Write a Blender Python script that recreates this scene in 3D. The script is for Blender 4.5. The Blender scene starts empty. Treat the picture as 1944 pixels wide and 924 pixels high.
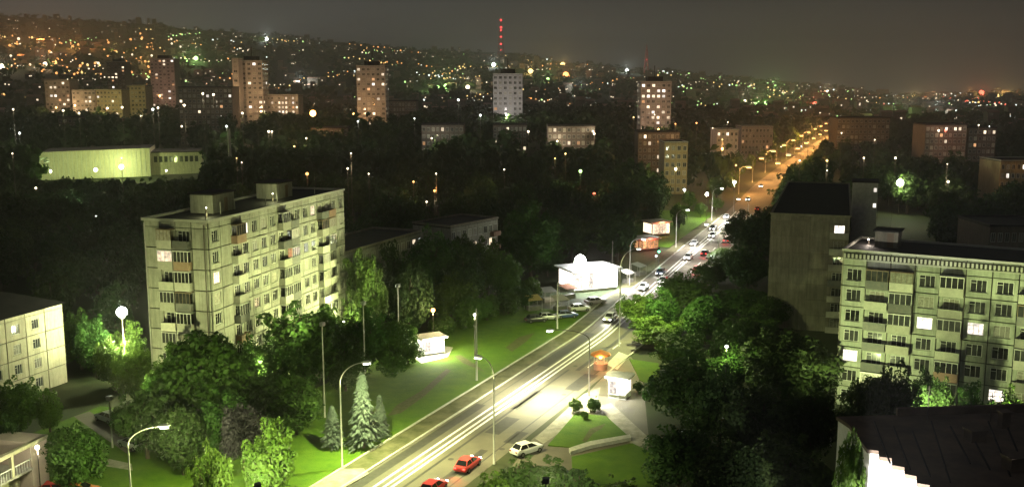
import bpy, math, random
from mathutils import Vector, Matrix
R = random.Random(11)
SC = bpy.context.scene
COL = SC.collection
PI = math.pi

# ------------------------------------------------------------------ camera
FOCAL, HORIZON, CAM_Z = 1900.0, 155.0, 44.0          # photograph is 1944 x 924
TH = math.atan((462 - HORIZON) / FOCAL)
cd = bpy.data.cameras.new('camera'); cam = bpy.data.objects.new('camera', cd); COL.objects.link(cam)
cam.location = (0, 0, CAM_Z); cam.rotation_euler = (PI / 2 - TH, 0, 0)
cd.sensor_width = 36; cd.lens = 36 * FOCAL / 1944; cd.clip_end = 9000; cd.clip_start = .5
SC.camera = cam

# ------------------------------------------------------------------ night sky, moon, exposure
w = bpy.data.worlds.new('World'); SC.world = w; w.use_nodes = True
nt = w.node_tree; nt.nodes.clear()
out = nt.nodes.new('ShaderNodeOutputWorld')
sky = nt.nodes.new('ShaderNodeTexSky'); sky.sky_type = 'NISHITA'; sky.sun_disc = False
sky.sun_elevation = math.radians(-4); sky.sun_rotation = math.radians(200)
bg1 = nt.nodes.new('ShaderNodeBackground'); bg1.inputs[1].default_value = .05
nt.links.new(sky.outputs[0], bg1.inputs[0])
tc = nt.nodes.new('ShaderNodeTexCoord'); sx = nt.nodes.new('ShaderNodeSeparateXYZ')
nt.links.new(tc.outputs['Generated'], sx.inputs[0])
rp = nt.nodes.new('ShaderNodeValToRGB')                # light-polluted overcast: brownish glow that thins with height
rp.color_ramp.elements[0].position = 0.0; rp.color_ramp.elements[0].color = (.086, .084, .080, 1)
rp.color_ramp.elements[1].position = .35; rp.color_ramp.elements[1].color = (.037, .038, .040, 1)
e = rp.color_ramp.elements.new(.09); e.color = (.061, .062, .061, 1)
nt.links.new(sx.outputs[2], rp.inputs[0])
nz = nt.nodes.new('ShaderNodeTexNoise'); nz.inputs['Scale'].default_value = 5; nz.inputs['Detail'].default_value = 4
mpn = nt.nodes.new('ShaderNodeMapping'); mpn.inputs['Scale'].default_value = (1, 1, 4)
nt.links.new(tc.outputs['Generated'], mpn.inputs[0]); nt.links.new(mpn.outputs[0], nz.inputs[0])
mr = nt.nodes.new('ShaderNodeMapRange'); mr.inputs[3].default_value = .72; mr.inputs[4].default_value = 1.28
nt.links.new(nz.outputs[0], mr.inputs[0])
gl = nt.nodes.new('ShaderNodeMapRange'); gl.inputs[1].default_value = -1; gl.inputs[2].default_value = 1; gl.inputs[3].default_value = 3.5; gl.inputs[4].default_value = .50
gl.interpolation_type = 'SMOOTHSTEP'; nt.links.new(sx.outputs[0], gl.inputs[0])            # the town centre lies to the left: more skyglow there
mg = nt.nodes.new('ShaderNodeMath'); mg.operation = 'MULTIPLY'; nt.links.new(gl.outputs[0], mg.inputs[0]); nt.links.new(mr.outputs[0], mg.inputs[1])
ms_ = nt.nodes.new('ShaderNodeMath'); ms_.operation = 'MULTIPLY'; ms_.inputs[1].default_value = .41; nt.links.new(mg.outputs[0], ms_.inputs[0])
bg2 = nt.nodes.new('ShaderNodeBackground'); nt.links.new(rp.outputs[0], bg2.inputs[0]); nt.links.new(ms_.outputs[0], bg2.inputs[1])
ads = nt.nodes.new('ShaderNodeAddShader'); nt.links.new(bg1.outputs[0], ads.inputs[0]); nt.links.new(bg2.outputs[0], ads.inputs[1])
nt.links.new(ads.outputs[0], out.inputs[0])
sl = bpy.data.lights.new('moon', 'SUN'); sl.energy = .012; sl.angle = math.radians(12); sl.color = (1, .95, .85)
so = bpy.data.objects.new('moon', sl); COL.objects.link(so); so.rotation_euler = (math.radians(40), 0, math.radians(-25))
SC.view_settings.view_transform = 'Standard'; SC.view_settings.look = 'None'
SC.view_settings.exposure = 0; SC.view_settings.gamma = 1
SC.render.engine = 'CYCLES'
cy = SC.cycles
cy.max_bounces = 5; cy.diffuse_bounces = 2; cy.glossy_bounces = 2; cy.transmission_bounces = 2; cy.volume_bounces = 0
cy.transparent_max_bounces = 6; cy.sample_clamp_indirect = 2.0; cy.sample_clamp_direct = 0; cy.use_denoising = True
cy.caustics_reflective = False; cy.caustics_refractive = False; cy.use_light_tree = True

# ------------------------------------------------------------------ helpers
CT, ST = math.cos(TH), math.sin(TH)
def ray(px, py):
    u = (px - 972) / FOCAL; v = (py - 462) / FOCAL
    return u, CT - v * ST, -ST - v * CT
def at(px, py, z=0.0):                                # photograph point -> place on the level z
    d = ray(px, py); t = (z - CAM_Z) / d[2]
    return d[0] * t, d[1] * t
def hgt(px, py, Y):                                   # height above datum of a photograph point at distance Y
    d = ray(px, py); return CAM_Z + d[2] * Y / d[1]
def xat(px, Y, z=0.0):
    return (px - 972) / FOCAL * (Y * CT - (z - CAM_Z) * ST)
def sm(a, b, x):
    t = min(1, max(0, (x - a) / (b - a))); return t * t * (3 - 2 * t)
def lerp(a, b, t): return a + (b - a) * t

def tag(o, label, cat, group=None, kind=None):
    o['label'] = label; o['category'] = cat
    if group: o['group'] = group
    if kind: o['kind'] = kind
    return o
def empty(name, loc, rz=0):
    o = bpy.data.objects.new(name, None); o.location = loc; o.rotation_euler = (0, 0, rz); o.empty_display_size = .5
    COL.objects.link(o); return o
def put(name, me, parent=None, loc=(0, 0, 0), rz=0, scale=None, mat=None):
    o = bpy.data.objects.new(name, me); o.location = loc; o.rotation_euler = (0, 0, rz)
    if scale: o.scale = scale
    COL.objects.link(o)
    if parent: o.parent = parent
    if mat:
        o.material_slots[0].link = 'OBJECT'; o.material_slots[0].material = mat
    return o
class MB:
    def __init__(s): s.v = []; s.f = []; s.m = []
    def face(s, pts, mi=0):
        n = len(s.v); s.v += [tuple(p) for p in pts]; s.f.append(tuple(range(n, n + len(pts)))); s.m.append(mi); return s
    def box(s, x0, x1, y0, y1, z0, z1, mi=0):
        n = len(s.v)
        s.v += [(x, y, z) for z in (z0, z1) for x, y in ((x0, y0), (x1, y0), (x1, y1), (x0, y1))]
        for q in ((0, 3, 2, 1), (4, 5, 6, 7), (0, 1, 5, 4), (1, 2, 6, 5), (2, 3, 7, 6), (3, 0, 4, 7)):
            s.f.append(tuple(n + i for i in q)); s.m.append(mi)
        return s
    def prism(s, poly, z0, z1, mi=0, cap=None):
        n = len(s.v); k = len(poly)
        a = sum(poly[i][0] * poly[(i + 1) % k][1] - poly[(i + 1) % k][0] * poly[i][1] for i in range(k))
        if a < 0: poly = poly[::-1]
        s.v += [(p[0], p[1], z0) for p in poly] + [(p[0], p[1], z1) for p in poly]
        for i in range(k):
            j = (i + 1) % k; s.f.append((n + i, n + j, n + k + j, n + k + i)); s.m.append(mi)
        s.f.append(tuple(range(n + k, n + 2 * k))); s.m.append(mi if cap is None else cap)
        s.f.append(tuple(range(n + k - 1, n - 1, -1))); s.m.append(mi)
        return s
    def tube(s, pts, rad, k=8, mi=0, cap=True):
        n = len(s.v); pts = [Vector(p) for p in pts]
        if not isinstance(rad, (list, tuple)): rad = [rad] * len(pts)
        for i, p in enumerate(pts):
            d = (pts[min(i + 1, len(pts) - 1)] - pts[max(i - 1, 0)]).normalized()
            a = d.cross(Vector((0, 1, 0)) if abs(d.y) < .9 else Vector((1, 0, 0))).normalized(); b = d.cross(a)
            for j in range(k):
                t = 2 * PI * j / k; s.v.append(tuple(p + rad[i] * (a * math.cos(t) + b * math.sin(t))))
        for i in range(len(pts) - 1):
            for j in range(k):
                q = (j + 1) % k
                s.f.append((n + i * k + j, n + i * k + q, n + (i + 1) * k + q, n + (i + 1) * k + j)); s.m.append(mi)
        if cap:
            s.f.append(tuple(n + j for j in range(k))); s.m.append(mi)
            s.f.append(tuple(n + (len(pts) - 1) * k + j for j in reversed(range(k)))); s.m.append(mi)
        return s
    def ball(s, c, r, mi=0, nu=8, nv=5, sz=1.0):
        pts = [(c[0], c[1], c[2] + r * sz * math.cos(PI * i / nv)) for i in range(nv + 1)]
        return s.tube(pts, [max(.01 * r, r * math.sin(PI * i / nv)) for i in range(nv + 1)], nu, mi, True)
    def mesh(s, name, mats, smooth=False):
        me = bpy.data.meshes.new(name); me.from_pydata(s.v, [], s.f)
        for m in (mats if isinstance(mats, (list, tuple)) else [mats]): me.materials.append(m)
        me.polygons.foreach_set('material_index', s.m)
        if smooth: me.polygons.foreach_set('use_smooth', [True] * len(s.f))
        me.update(); return me
    def build(s, name, mats, parent=None, loc=(0, 0, 0), rz=0, smooth=False):
        return put(name, s.mesh(name, mats, smooth), parent, loc, rz)

# ------------------------------------------------------------------ materials
def mat(name, col, col2=None, rough=.85, scale=.5, orand=0.0, bump=0.0, bscale=4, metal=0.0, spec=.3, lo=.35, hi=.65, trans=0.0, streak=0.0):
    m = bpy.data.materials.new(name); m.use_nodes = True
    n = m.node_tree.nodes; L = m.node_tree.links; b = n['Principled BSDF']
    b.inputs['Roughness'].default_value = rough; b.inputs['Metallic'].default_value = metal
    b.inputs['Specular IOR Level'].default_value = spec
    co = None
    if col2:
        t = n.new('ShaderNodeTexCoord'); z = n.new('ShaderNodeTexNoise'); z.inputs['Scale'].default_value = scale
        z.inputs['Detail'].default_value = 6; z.inputs['Roughness'].default_value = .65
        vec = t.outputs['Object']
        if orand:
            ol = n.new('ShaderNodeObjectInfo'); va = n.new('ShaderNodeVectorMath'); va.operation = 'ADD'
            L.new(t.outputs['Object'], va.inputs[0]); L.new(ol.outputs['Location'], va.inputs[1]); vec = va.outputs[0]
        L.new(vec, z.inputs['Vector'])
        r = n.new('ShaderNodeMapRange'); r.inputs[1].default_value = lo; r.inputs[2].default_value = hi
        L.new(z.outputs[0], r.inputs[0])
        x = n.new('ShaderNodeMix'); x.data_type = 'RGBA'
        x.inputs[6].default_value = (*col, 1); x.inputs[7].default_value = (*col2, 1)
        L.new(r.outputs[0], x.inputs[0]); co = x.outputs[2]
        if streak:                                     # rain-washed grime running down the wall
            mp = n.new('ShaderNodeMapping'); mp.inputs['Scale'].default_value = (1.6, 1.6, .16); L.new(vec, mp.inputs[0])
            zs = n.new('ShaderNodeTexNoise'); zs.inputs['Scale'].default_value = 1.5; zs.inputs['Detail'].default_value = 7; zs.inputs['Roughness'].default_value = .7; L.new(mp.outputs[0], zs.inputs['Vector'])
            rs_ = n.new('ShaderNodeMapRange'); rs_.inputs[1].default_value = .34; rs_.inputs[2].default_value = .62; rs_.inputs[3].default_value = 1 - streak; rs_.inputs[4].default_value = 1.06; L.new(zs.outputs[0], rs_.inputs[0])
            mx = n.new('ShaderNodeMix'); mx.data_type = 'RGBA'; mx.blend_type = 'MULTIPLY'; mx.inputs[0].default_value = 1
            L.new(co, mx.inputs[6]); L.new(rs_.outputs[0], mx.inputs[7]); co = mx.outputs[2]
    if orand:
        oi = n.new('ShaderNodeObjectInfo'); hs = n.new('ShaderNodeHueSaturation')
        for k, inp in ((1, 2), (.06, 0)):
            r2 = n.new('ShaderNodeMapRange'); c = 1 if inp == 2 else .5
            r2.inputs[3].default_value = c - orand * k; r2.inputs[4].default_value = c + orand * k
            if inp == 0:
                fr = n.new('ShaderNodeMath'); fr.operation = 'MULTIPLY'; fr.inputs[1].default_value = 7.31
                f2 = n.new('ShaderNodeMath'); f2.operation = 'FRACT'
                L.new(oi.outputs['Random'], fr.inputs[0]); L.new(fr.outputs[0], f2.inputs[0]); L.new(f2.outputs[0], r2.inputs[0])
            else: L.new(oi.outputs['Random'], r2.inputs[0])
            L.new(r2.outputs[0], hs.inputs[inp])
        if co: L.new(co, hs.inputs['Color'])
        else: hs.inputs['Color'].default_value = (*col, 1)
        co = hs.outputs[0]
    if co: L.new(co, b.inputs['Base Color'])
    else: b.inputs['Base Color'].default_value = (*col, 1)
    if bump:
        t2 = n.new('ShaderNodeTexCoord'); z2 = n.new('ShaderNodeTexNoise'); z2.inputs['Scale'].default_value = bscale; z2.inputs['Detail'].default_value = 5
        L.new(t2.outputs['Object'], z2.inputs['Vector'])
        bp = n.new('ShaderNodeBump'); bp.inputs['Strength'].default_value = bump; bp.inputs['Distance'].default_value = .1
        L.new(z2.outputs[0], bp.inputs['Height']); L.new(bp.outputs[0], b.inputs['Normal'])
    if trans:
        tr = n.new('ShaderNodeBsdfTranslucent'); ms = n.new('ShaderNodeMixShader'); ms.inputs[0].default_value = trans
        if co: L.new(co, tr.inputs[0])
        else: tr.inputs[0].default_value = (*col, 1)
        L.new(b.outputs[0], ms.inputs[1]); L.new(tr.outputs[0], ms.inputs[2]); L.new(ms.outputs[0], n['Material Output'].inputs[0])
    return m
def glow(name, col, s):
    m = bpy.data.materials.new(name); m.use_nodes = True; n = m.node_tree.nodes
    n.remove(n['Principled BSDF']); e = n.new('ShaderNodeEmission'); e.inputs[0].default_value = (*col, 1); e.inputs[1].default_value = s
    m.node_tree.links.new(e.outputs[0], n['Material Output'].inputs[0]); m.cycles.emission_sampling = 'NONE'
    return m
def lit_pane(name, col, s):                            # lit room behind a curtain: soft uneven folds, each window its own strength
    m = glow(name, col, s); n = m.node_tree.nodes; L = m.node_tree.links; e = [x for x in n if x.type == 'EMISSION'][0]
    t = n.new('ShaderNodeTexCoord'); z = n.new('ShaderNodeTexNoise'); z.inputs['Scale'].default_value = 2.2; oi = n.new('ShaderNodeObjectInfo')
    L.new(t.outputs['Object'], z.inputs['Vector'])
    r = n.new('ShaderNodeMapRange'); r.inputs[1].default_value = .3; r.inputs[2].default_value = .7; r.inputs[3].default_value = s * .45; r.inputs[4].default_value = s * 1.3
    L.new(z.outputs[0], r.inputs[0])
    mu = n.new('ShaderNodeMath'); mu.operation = 'MULTIPLY'; r2 = n.new('ShaderNodeMapRange'); r2.inputs[3].default_value = .45; r2.inputs[4].default_value = 1.3
    L.new(oi.outputs['Random'], r2.inputs[0]); L.new(r.outputs[0], mu.inputs[0]); L.new(r2.outputs[0], mu.inputs[1]); L.new(mu.outputs[0], e.inputs[1])
    return m

M = {}
M['ground'] = mat('ground', (.020, .034, .009), (.042, .044, .020), scale=.06, bump=.3, bscale=.7)
M['lawn'] = mat('lawn', (.040, .105, .003), (.092, .160, .006), scale=.55, rough=.95, bump=.8, bscale=5, lo=.25, hi=.75)
M['verge'] = mat('verge', (.040, .050, .016), (.125, .115, .065), scale=.45, rough=.95, bump=.4, bscale=3, lo=.3, hi=.62)
M['asphalt'] = mat('asphalt', (.085, .076, .062), (.150, .132, .100), scale=.22, rough=.75, bump=.15, bscale=9, spec=.4, lo=.25, hi=.75)
M['patch'] = mat('patch', (.035, .033, .031), (.055, .052, .047), scale=1.2, rough=.7)
M['pave'] = mat('pave', (.20, .185, .15), (.34, .32, .27), scale=.8, rough=.9, bump=.2, bscale=6)
M['concrete'] = mat('concrete', (.36, .35, .31), (.50, .49, .44), scale=1.5, rough=.9)
M['lane_trail_paint'] = mat('lane_trail_paint', (.22, .20, .18), (.82, .81, .78), scale=1.7, rough=.7, lo=.30, hi=.47)  # white for the headlight-trail stripes and the lane dashes
M['panelA'] = mat('panelA', streak=0.32, col=(.34, .34, .275), col2=(.43, .425, .35), scale=1.1, orand=.15, bump=.15, bscale=12)
M['panelB'] = mat('panelB', streak=0.30, col=(.46, .43, .30), col2=(.54, .51, .37), scale=1.0, orand=.12, bump=.15, bscale=12)
M['panelF'] = mat('panelF', streak=0.32, col=(.33, .36, .28), col2=(.42, .44, .35), scale=1.1, orand=.14, bump=.15, bscale=12)
M['panelE'] = mat('panelE', streak=0.32, col=(.24, .22, .17), col2=(.31, .29, .22), scale=.6, orand=.12, bump=.15, bscale=10)
M['joint'] = mat('joint', (.035, .033, .028), rough=.95)
M['tar'] = mat('tar', (.020, .019, .020), (.035, .032, .031), scale=.5, rough=.8, bump=.3, bscale=2)
M['brownroof'] = mat('brownroof', (.10, .080, .064), (.21, .15, .115), scale=.35, rough=.85, bump=.5, bscale=1.2)
M['cap'] = mat('cap', (.40, .40, .34), (.48, .47, .41), scale=2, rough=.7)
M['white'] = mat('white', (.70, .70, .67), (.80, .79, .77), scale=2, rough=.6)
M['frame'] = mat('frame', (.62, .62, .55), rough=.5, orand=.25)
M['frameb'] = mat('frameb', (.20, .15, .10), rough=.6)
M['glass'] = mat('glass', (.018, .020, .022), (.055, .055, .05), scale=1.2, rough=.12, orand=.5, spec=.6)
M['curtain'] = mat('curtain', (.16, .15, .12), (.38, .36, .29), scale=3.5, rough=.4, orand=.45, spec=.6)
M['balc'] = mat('balc', (.40, .40, .32), (.50, .49, .40), scale=2, orand=.35)
M['balcr'] = mat('balcr', (.30, .19, .14), (.36, .25, .18), scale=2, orand=.3)
M['balcd'] = mat('balcd', (.13, .14, .13), (.19, .18, .16), scale=2, orand=.3)
M['lit'] = lit_pane('lit', (1, .80, .55), 2.0)
M['litw'] = lit_pane('litw', (1, .90, .78), 2.2)
M['lito'] = lit_pane('lito', (1, .50, .22), 1.1)
M['pole'] = mat('pole', (.36, .36, .33), (.46, .45, .41), scale=3, rough=.6)
M['poled'] = mat('poled', (.10, .085, .07), rough=.7)
M['metal'] = mat('metal', (.30, .31, .31), rough=.35, metal=.8)
M['rubber'] = mat('rubber', (.015, .015, .015), rough=.9)
M['carglass'] = mat('carglass', (.012, .014, .016), rough=.08, spec=.8)
M['bark'] = mat('bark', (.055, .042, .03), (.10, .08, .06), scale=6, rough=.95, bump=.6, bscale=9)
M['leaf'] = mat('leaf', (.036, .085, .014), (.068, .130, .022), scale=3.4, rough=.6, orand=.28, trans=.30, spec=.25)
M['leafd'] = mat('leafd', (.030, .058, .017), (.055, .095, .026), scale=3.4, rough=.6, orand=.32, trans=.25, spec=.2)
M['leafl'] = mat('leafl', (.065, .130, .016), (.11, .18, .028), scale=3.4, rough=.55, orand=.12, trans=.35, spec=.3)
M['needle'] = mat('needle', (.040, .056, .044), (.085, .105, .088), scale=2, rough=.7, orand=.1)
M['litlamp'] = glow('litlamp', (1, .99, .80), 14)
M['litlampw'] = glow('litlampw', (.96, 1, .93), 30)
M['litlampo'] = glow('litlampo', (1, .50, .14), 12)
M['headlamp'] = glow('headlamp', (1, .97, .92), 26)
M['taillamp'] = glow('taillamp', (1, .045, .03), 9)

# ------------------------------------------------------------------ lie of the land
ROAD = [(-47, 30), (-30, 65), (-16.2, 95), (-3.9, 121.9), (12.0, 157), (19.0, 173), (30.2, 204.7), (52.5, 266), (76, 329), (112, 433), (180, 612), (264, 826), (300, 920)]
def road_c(Y):
    for i in range(len(ROAD) - 1):
        if Y <= ROAD[i + 1][1] or i == len(ROAD) - 2:
            p1, p2 = ROAD[i], ROAD[i + 1]; p0 = ROAD[max(0, i - 1)]; p3 = ROAD[min(len(ROAD) - 1, i + 2)]
            h = p2[1] - p1[1]; t = (Y - p1[1]) / h
            m1 = (p2[0] - p0[0]) / (p2[1] - p0[1]) * h; m2 = (p3[0] - p1[0]) / (p3[1] - p1[1]) * h
            t2, t3 = t * t, t * t * t
            return (2 * t3 - 3 * t2 + 1) * p1[0] + (t3 - 2 * t2 + t) * m1 + (-2 * t3 + 3 * t2) * p2[0] + (t3 - t2) * m2
def road_dir(Y):
    d = Vector((road_c(Y + 1) - road_c(Y - 1), 2.0)); return d.normalized()
def road_pt(Y, off):
    d = road_dir(Y); return road_c(Y) + off * d.y, Y - off * d.x
SKYLINE = [(-3000, 90), (-700, 60), (0, 48), (250, 54), (420, 66), (520, 70), (650, 84), (800, 97), (960, 102), (1100, 122), (1250, 136), (1400, 150), (1550, 163), (1700, 180), (1944, 174), (2300, 168), (5000, 150)]
def hill_top(px):
    for i in range(len(SKYLINE) - 1):
        if px <= SKYLINE[i + 1][0]:
            a, b = SKYLINE[i], SKYLINE[i + 1]; t = max(0, (px - a[0]) / (b[0] - a[0])); return lerp(a[1], b[1], t * t * (3 - 2 * t))
    return SKYLINE[-1][1]
R_SKY = 3000.0
def gz(x, y):
    r = math.hypot(x, y)
    px = 972 + FOCAL * (x / y if y > abs(x) * .4 else math.copysign(2.5, x))
    zs = CAM_Z + R_SKY * (HORIZON - hill_top(px)) / FOCAL
    t = min(1.0, max(0, (r - 1000) / (R_SKY - 1000)))
    h = zs * (t ** 1.15) + 5 * math.sin(x * .006 + 1) * math.sin(y * .005) * sm(1000, 1500, r) * (1 - t)
    if r > R_SKY: h -= (r - R_SKY) * .06
    if 300 < y < 1400 and x < road_c(min(y, 915)):
        h += 8.5 * sm(390, 560, y) * (1 - sm(900, 1300, y)) * sm(35, 130, road_c(min(y, 915)) - x)
    return h
def on_land(px, py):                                   # where the line of sight of a photograph point meets the land
    d = ray(px, py); t = 300.0
    while t < 4200:
        x, y, z = d[0] * t, d[1] * t, CAM_Z + d[2] * t
        if z < gz(x, y): return x, y, gz(x, y)
        t += 12
    return None

FOOT = []                                              # footprints that trees keep out of: (origin, x axis, length, depth)
def blocked(x, y, pad=2.0):
    if 20 < y < 915:
        d = road_dir(y)
        if abs(x - road_c(y)) * d.y < 10.5 + pad: return True
    for (o, ax, ln, dp) in FOOT:
        v = Vector((x - o[0], y - o[1])); a = v.dot(ax); b = v.dot(Vector((-ax.y, ax.x)))
        if -pad < a < ln + pad and -pad < b < dp + pad: return True
    return False

mb = MB()
az = [math.radians(a) for a in list(range(-180, -42, 6)) + [x * .8 for x in range(-53, 54)] + list(range(48, 180, 6))]
rs = [2, 40, 90, 140] + list(range(190, 1000, 30)) + list(range(1000, 3000, 60)) + [3000, 3100, 3250, 3500, 3900, 4400, 5000]
for r in rs:
    for a in az:
        x, y = r * math.sin(a), r * math.cos(a); mb.v.append((x, y, gz(x, y)))
n = len(az)
for i in range(len(rs) - 1):
    for j in range(n):
        k = (j + 1) % n; mb.f.append((i * n + j, i * n + k, (i + 1) * n + k, (i + 1) * n + j)); mb.m.append(0)
mb.f.append(tuple(reversed(range(n)))); mb.m.append(0)
g = mb.build('ground', M['ground'], smooth=True)
g['kind'] = 'structure'

def strip(name, o0, o1, y0, y1, z0, z1, m, step=4.0, kind='structure', parent=None):
    b = MB(); k = max(2, int((y1 - y0) / step) + 1); rows = []
    for i in range(k):
        Y = lerp(y0, y1, i / (k - 1)); a = road_pt(Y, o0); c = road_pt(Y, o1)
        rows.append((a, c))
    for i in range(k - 1):
        (a, c), (a2, c2) = rows[i], rows[i + 1]
        b.face([(*a, z1), (*c, z1), (*c2, z1), (*a2, z1)])
        if z1 - z0 > .03:
            b.face([(*a, z0), (*a, z1), (*a2, z1), (*a2, z0)][::-1]); b.face([(*c, z0), (*c2, z0), (*c2, z1), (*c, z1)][::-1])
    o = b.build(name, m, parent)
    if kind and not parent: o['kind'] = kind
    return o
def sheet(name, pts, z, m, z0=None, kind='structure'):
    b = MB(); w_ = [at(*p) for p in pts]
    if z0 is None: b.face([(p[0], p[1], z) for p in (w_ if sum(w_[i][0] * w_[(i + 1) % len(w_)][1] - w_[(i + 1) % len(w_)][0] * w_[i][1] for i in range(len(w_))) > 0 else w_[::-1])])
    else: b.prism(w_, z0, z)
    o = b.build(name, m)
    if kind: o['kind'] = kind
    return o
road = strip('road', -6, 6, 40, 905, 0, .020, M['asphalt'])
strip('kerb', -6.28, -6.0, 40, 330, 0, .16, M['concrete'])
strip('kerb', 6.0, 6.28, 150, 330, 0, .16, M['concrete'])
strip('pavement', -9.0, -6.28, 40, 330, 0, .10, M['verge'])
strip('kerb', -9.28, -9.0, 40, 196, 0, .22, M['concrete'])
strip('lawn', -30, -9.28, 100, 186, 0, .06, M['lawn'])
strip('lawn', -34, -9.4, 262, 335, 0, .06, M['lawn'])
strip('pavement', 6.28, 9.0, 165, 330, 0, .10, M['verge'])
for o0 in (-3.05, -2.05, -1.25):  # headlight trails put on the road as white stripes
    strip('trail_line', o0 - .17, o0 + .17, 60, 340, 0, .026, M['lane_trail_paint'], parent=road)
for k in range(14):                                    # broken line between the lanes that lead away
    strip('lane_dash', 2.2, 2.36, 152 + k * 11, 156 + k * 11, 0, .026, M['lane_trail_paint'], parent=road)
# worn asphalt patches
for (o0, o1, a, b) in ((-5.6, -4.2, 98, 131), (.4, 2.4, 122, 128), (3.0, 5.2, 141, 149), (-5.5, -3.6, 150, 171), (1.0, 1.7, 150, 196)):
    strip('road_patch', o0, o1, a, b, 0, .0245, M['patch'], parent=road)
mh = MB().tube([(0, 0, .0), (0, 0, .006)], .36, 14).mesh('manhole', M['patch'])
for (Yq, off) in ((113, .8), (127, -4.6), (139, 3.9), (152, .2), (166, -4.4), (118, 4.9)): put('manhole_cover', mh, road, (*road_pt(Yq, off), .0275))
for (o0, o1, a, b) in ((-.2, .15, 60, 150), (4.4, 4.6, 96, 160), (-4.9, -4.75, 100, 190), (2.6, 3.6, 108, 117), (-.6, .6, 131, 139), (4.0, 5.6, 120, 124)): strip('road_patch', o0, o1, a, b, 0, .0232, M['patch'], parent=road)
M['soil'] = mat('soil', (.062, .080, .016), (.105, .100, .040), scale=1.5, rough=.95, bump=.5, bscale=6)
for (pts) in ([(735, 790), (752, 770), (800, 742), (848, 700), (856, 704), (806, 752), (760, 785)], [(905, 700), (880, 690), (862, 676), (874, 674), (900, 690), (920, 706)], [(960, 660), (985, 640), (1015, 632), (1000, 648), (972, 668)], [(1105, 838), (1120, 815), (1150, 805), (1142, 815), (1126, 824), (1112, 842)]): sheet('trodden_path', pts, .066 if pts[0][0] < 1050 else .146, M['soil'])
# plaza on the far-side kerb
sheet('forecourt', [(905, 975), (1010, 833), (1100, 762), (1190, 668), (1218, 700), (1235, 860), (1100, 990)], .012, M['asphalt'])
sheet('footpath', [(1032, 842), (1015, 832), (1108, 748), (1140, 735), (1130, 775)], .05, M['pave'])
sheet('footpath', [(1135, 770), (1160, 765), (1240, 838), (1205, 850)], .045, M['pave'])
sheet('concrete_apron', [(1150, 692), (1175, 668), (1195, 676), (1172, 702)], .07, M['concrete'])
sheet('lawn', [(1040, 846), (1092, 786), (1150, 790), (1192, 828), (1090, 850)], .14, M['lawn'], 0)
sheet('lawn', [(1085, 868), (1200, 842), (1260, 870), (1240, 960), (1090, 960)], .12, M['lawn'], 0)
sheet('lawn', [(1195, 682), (1250, 690), (1262, 745), (1215, 722)], .12, M['lawn'], 0)
sheet('kerb_wall', [(1080, 856), (1120, 843), (1196, 830), (1198, 836), (1122, 851), (1083, 863)], .45, M['concrete'], 0)
sheet('footpath', [(575, 935), (640, 892), (690, 890), (700, 900), (640, 935)], .14, M['pave'], 0)
sheet('footpath', [(60, 826), (165, 862), (250, 880), (252, 893), (160, 878), (60, 842)], .05, M['pave'])
sheet('lawn', [(40, 830), (190, 770), (420, 800), (640, 885), (560, 990), (60, 1000)], .010, M['lawn'])
sheet('yard', [(170, 780), (245, 835), (270, 850), (240, 860), (190, 825), (140, 790)], .02, M['asphalt'])

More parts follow.
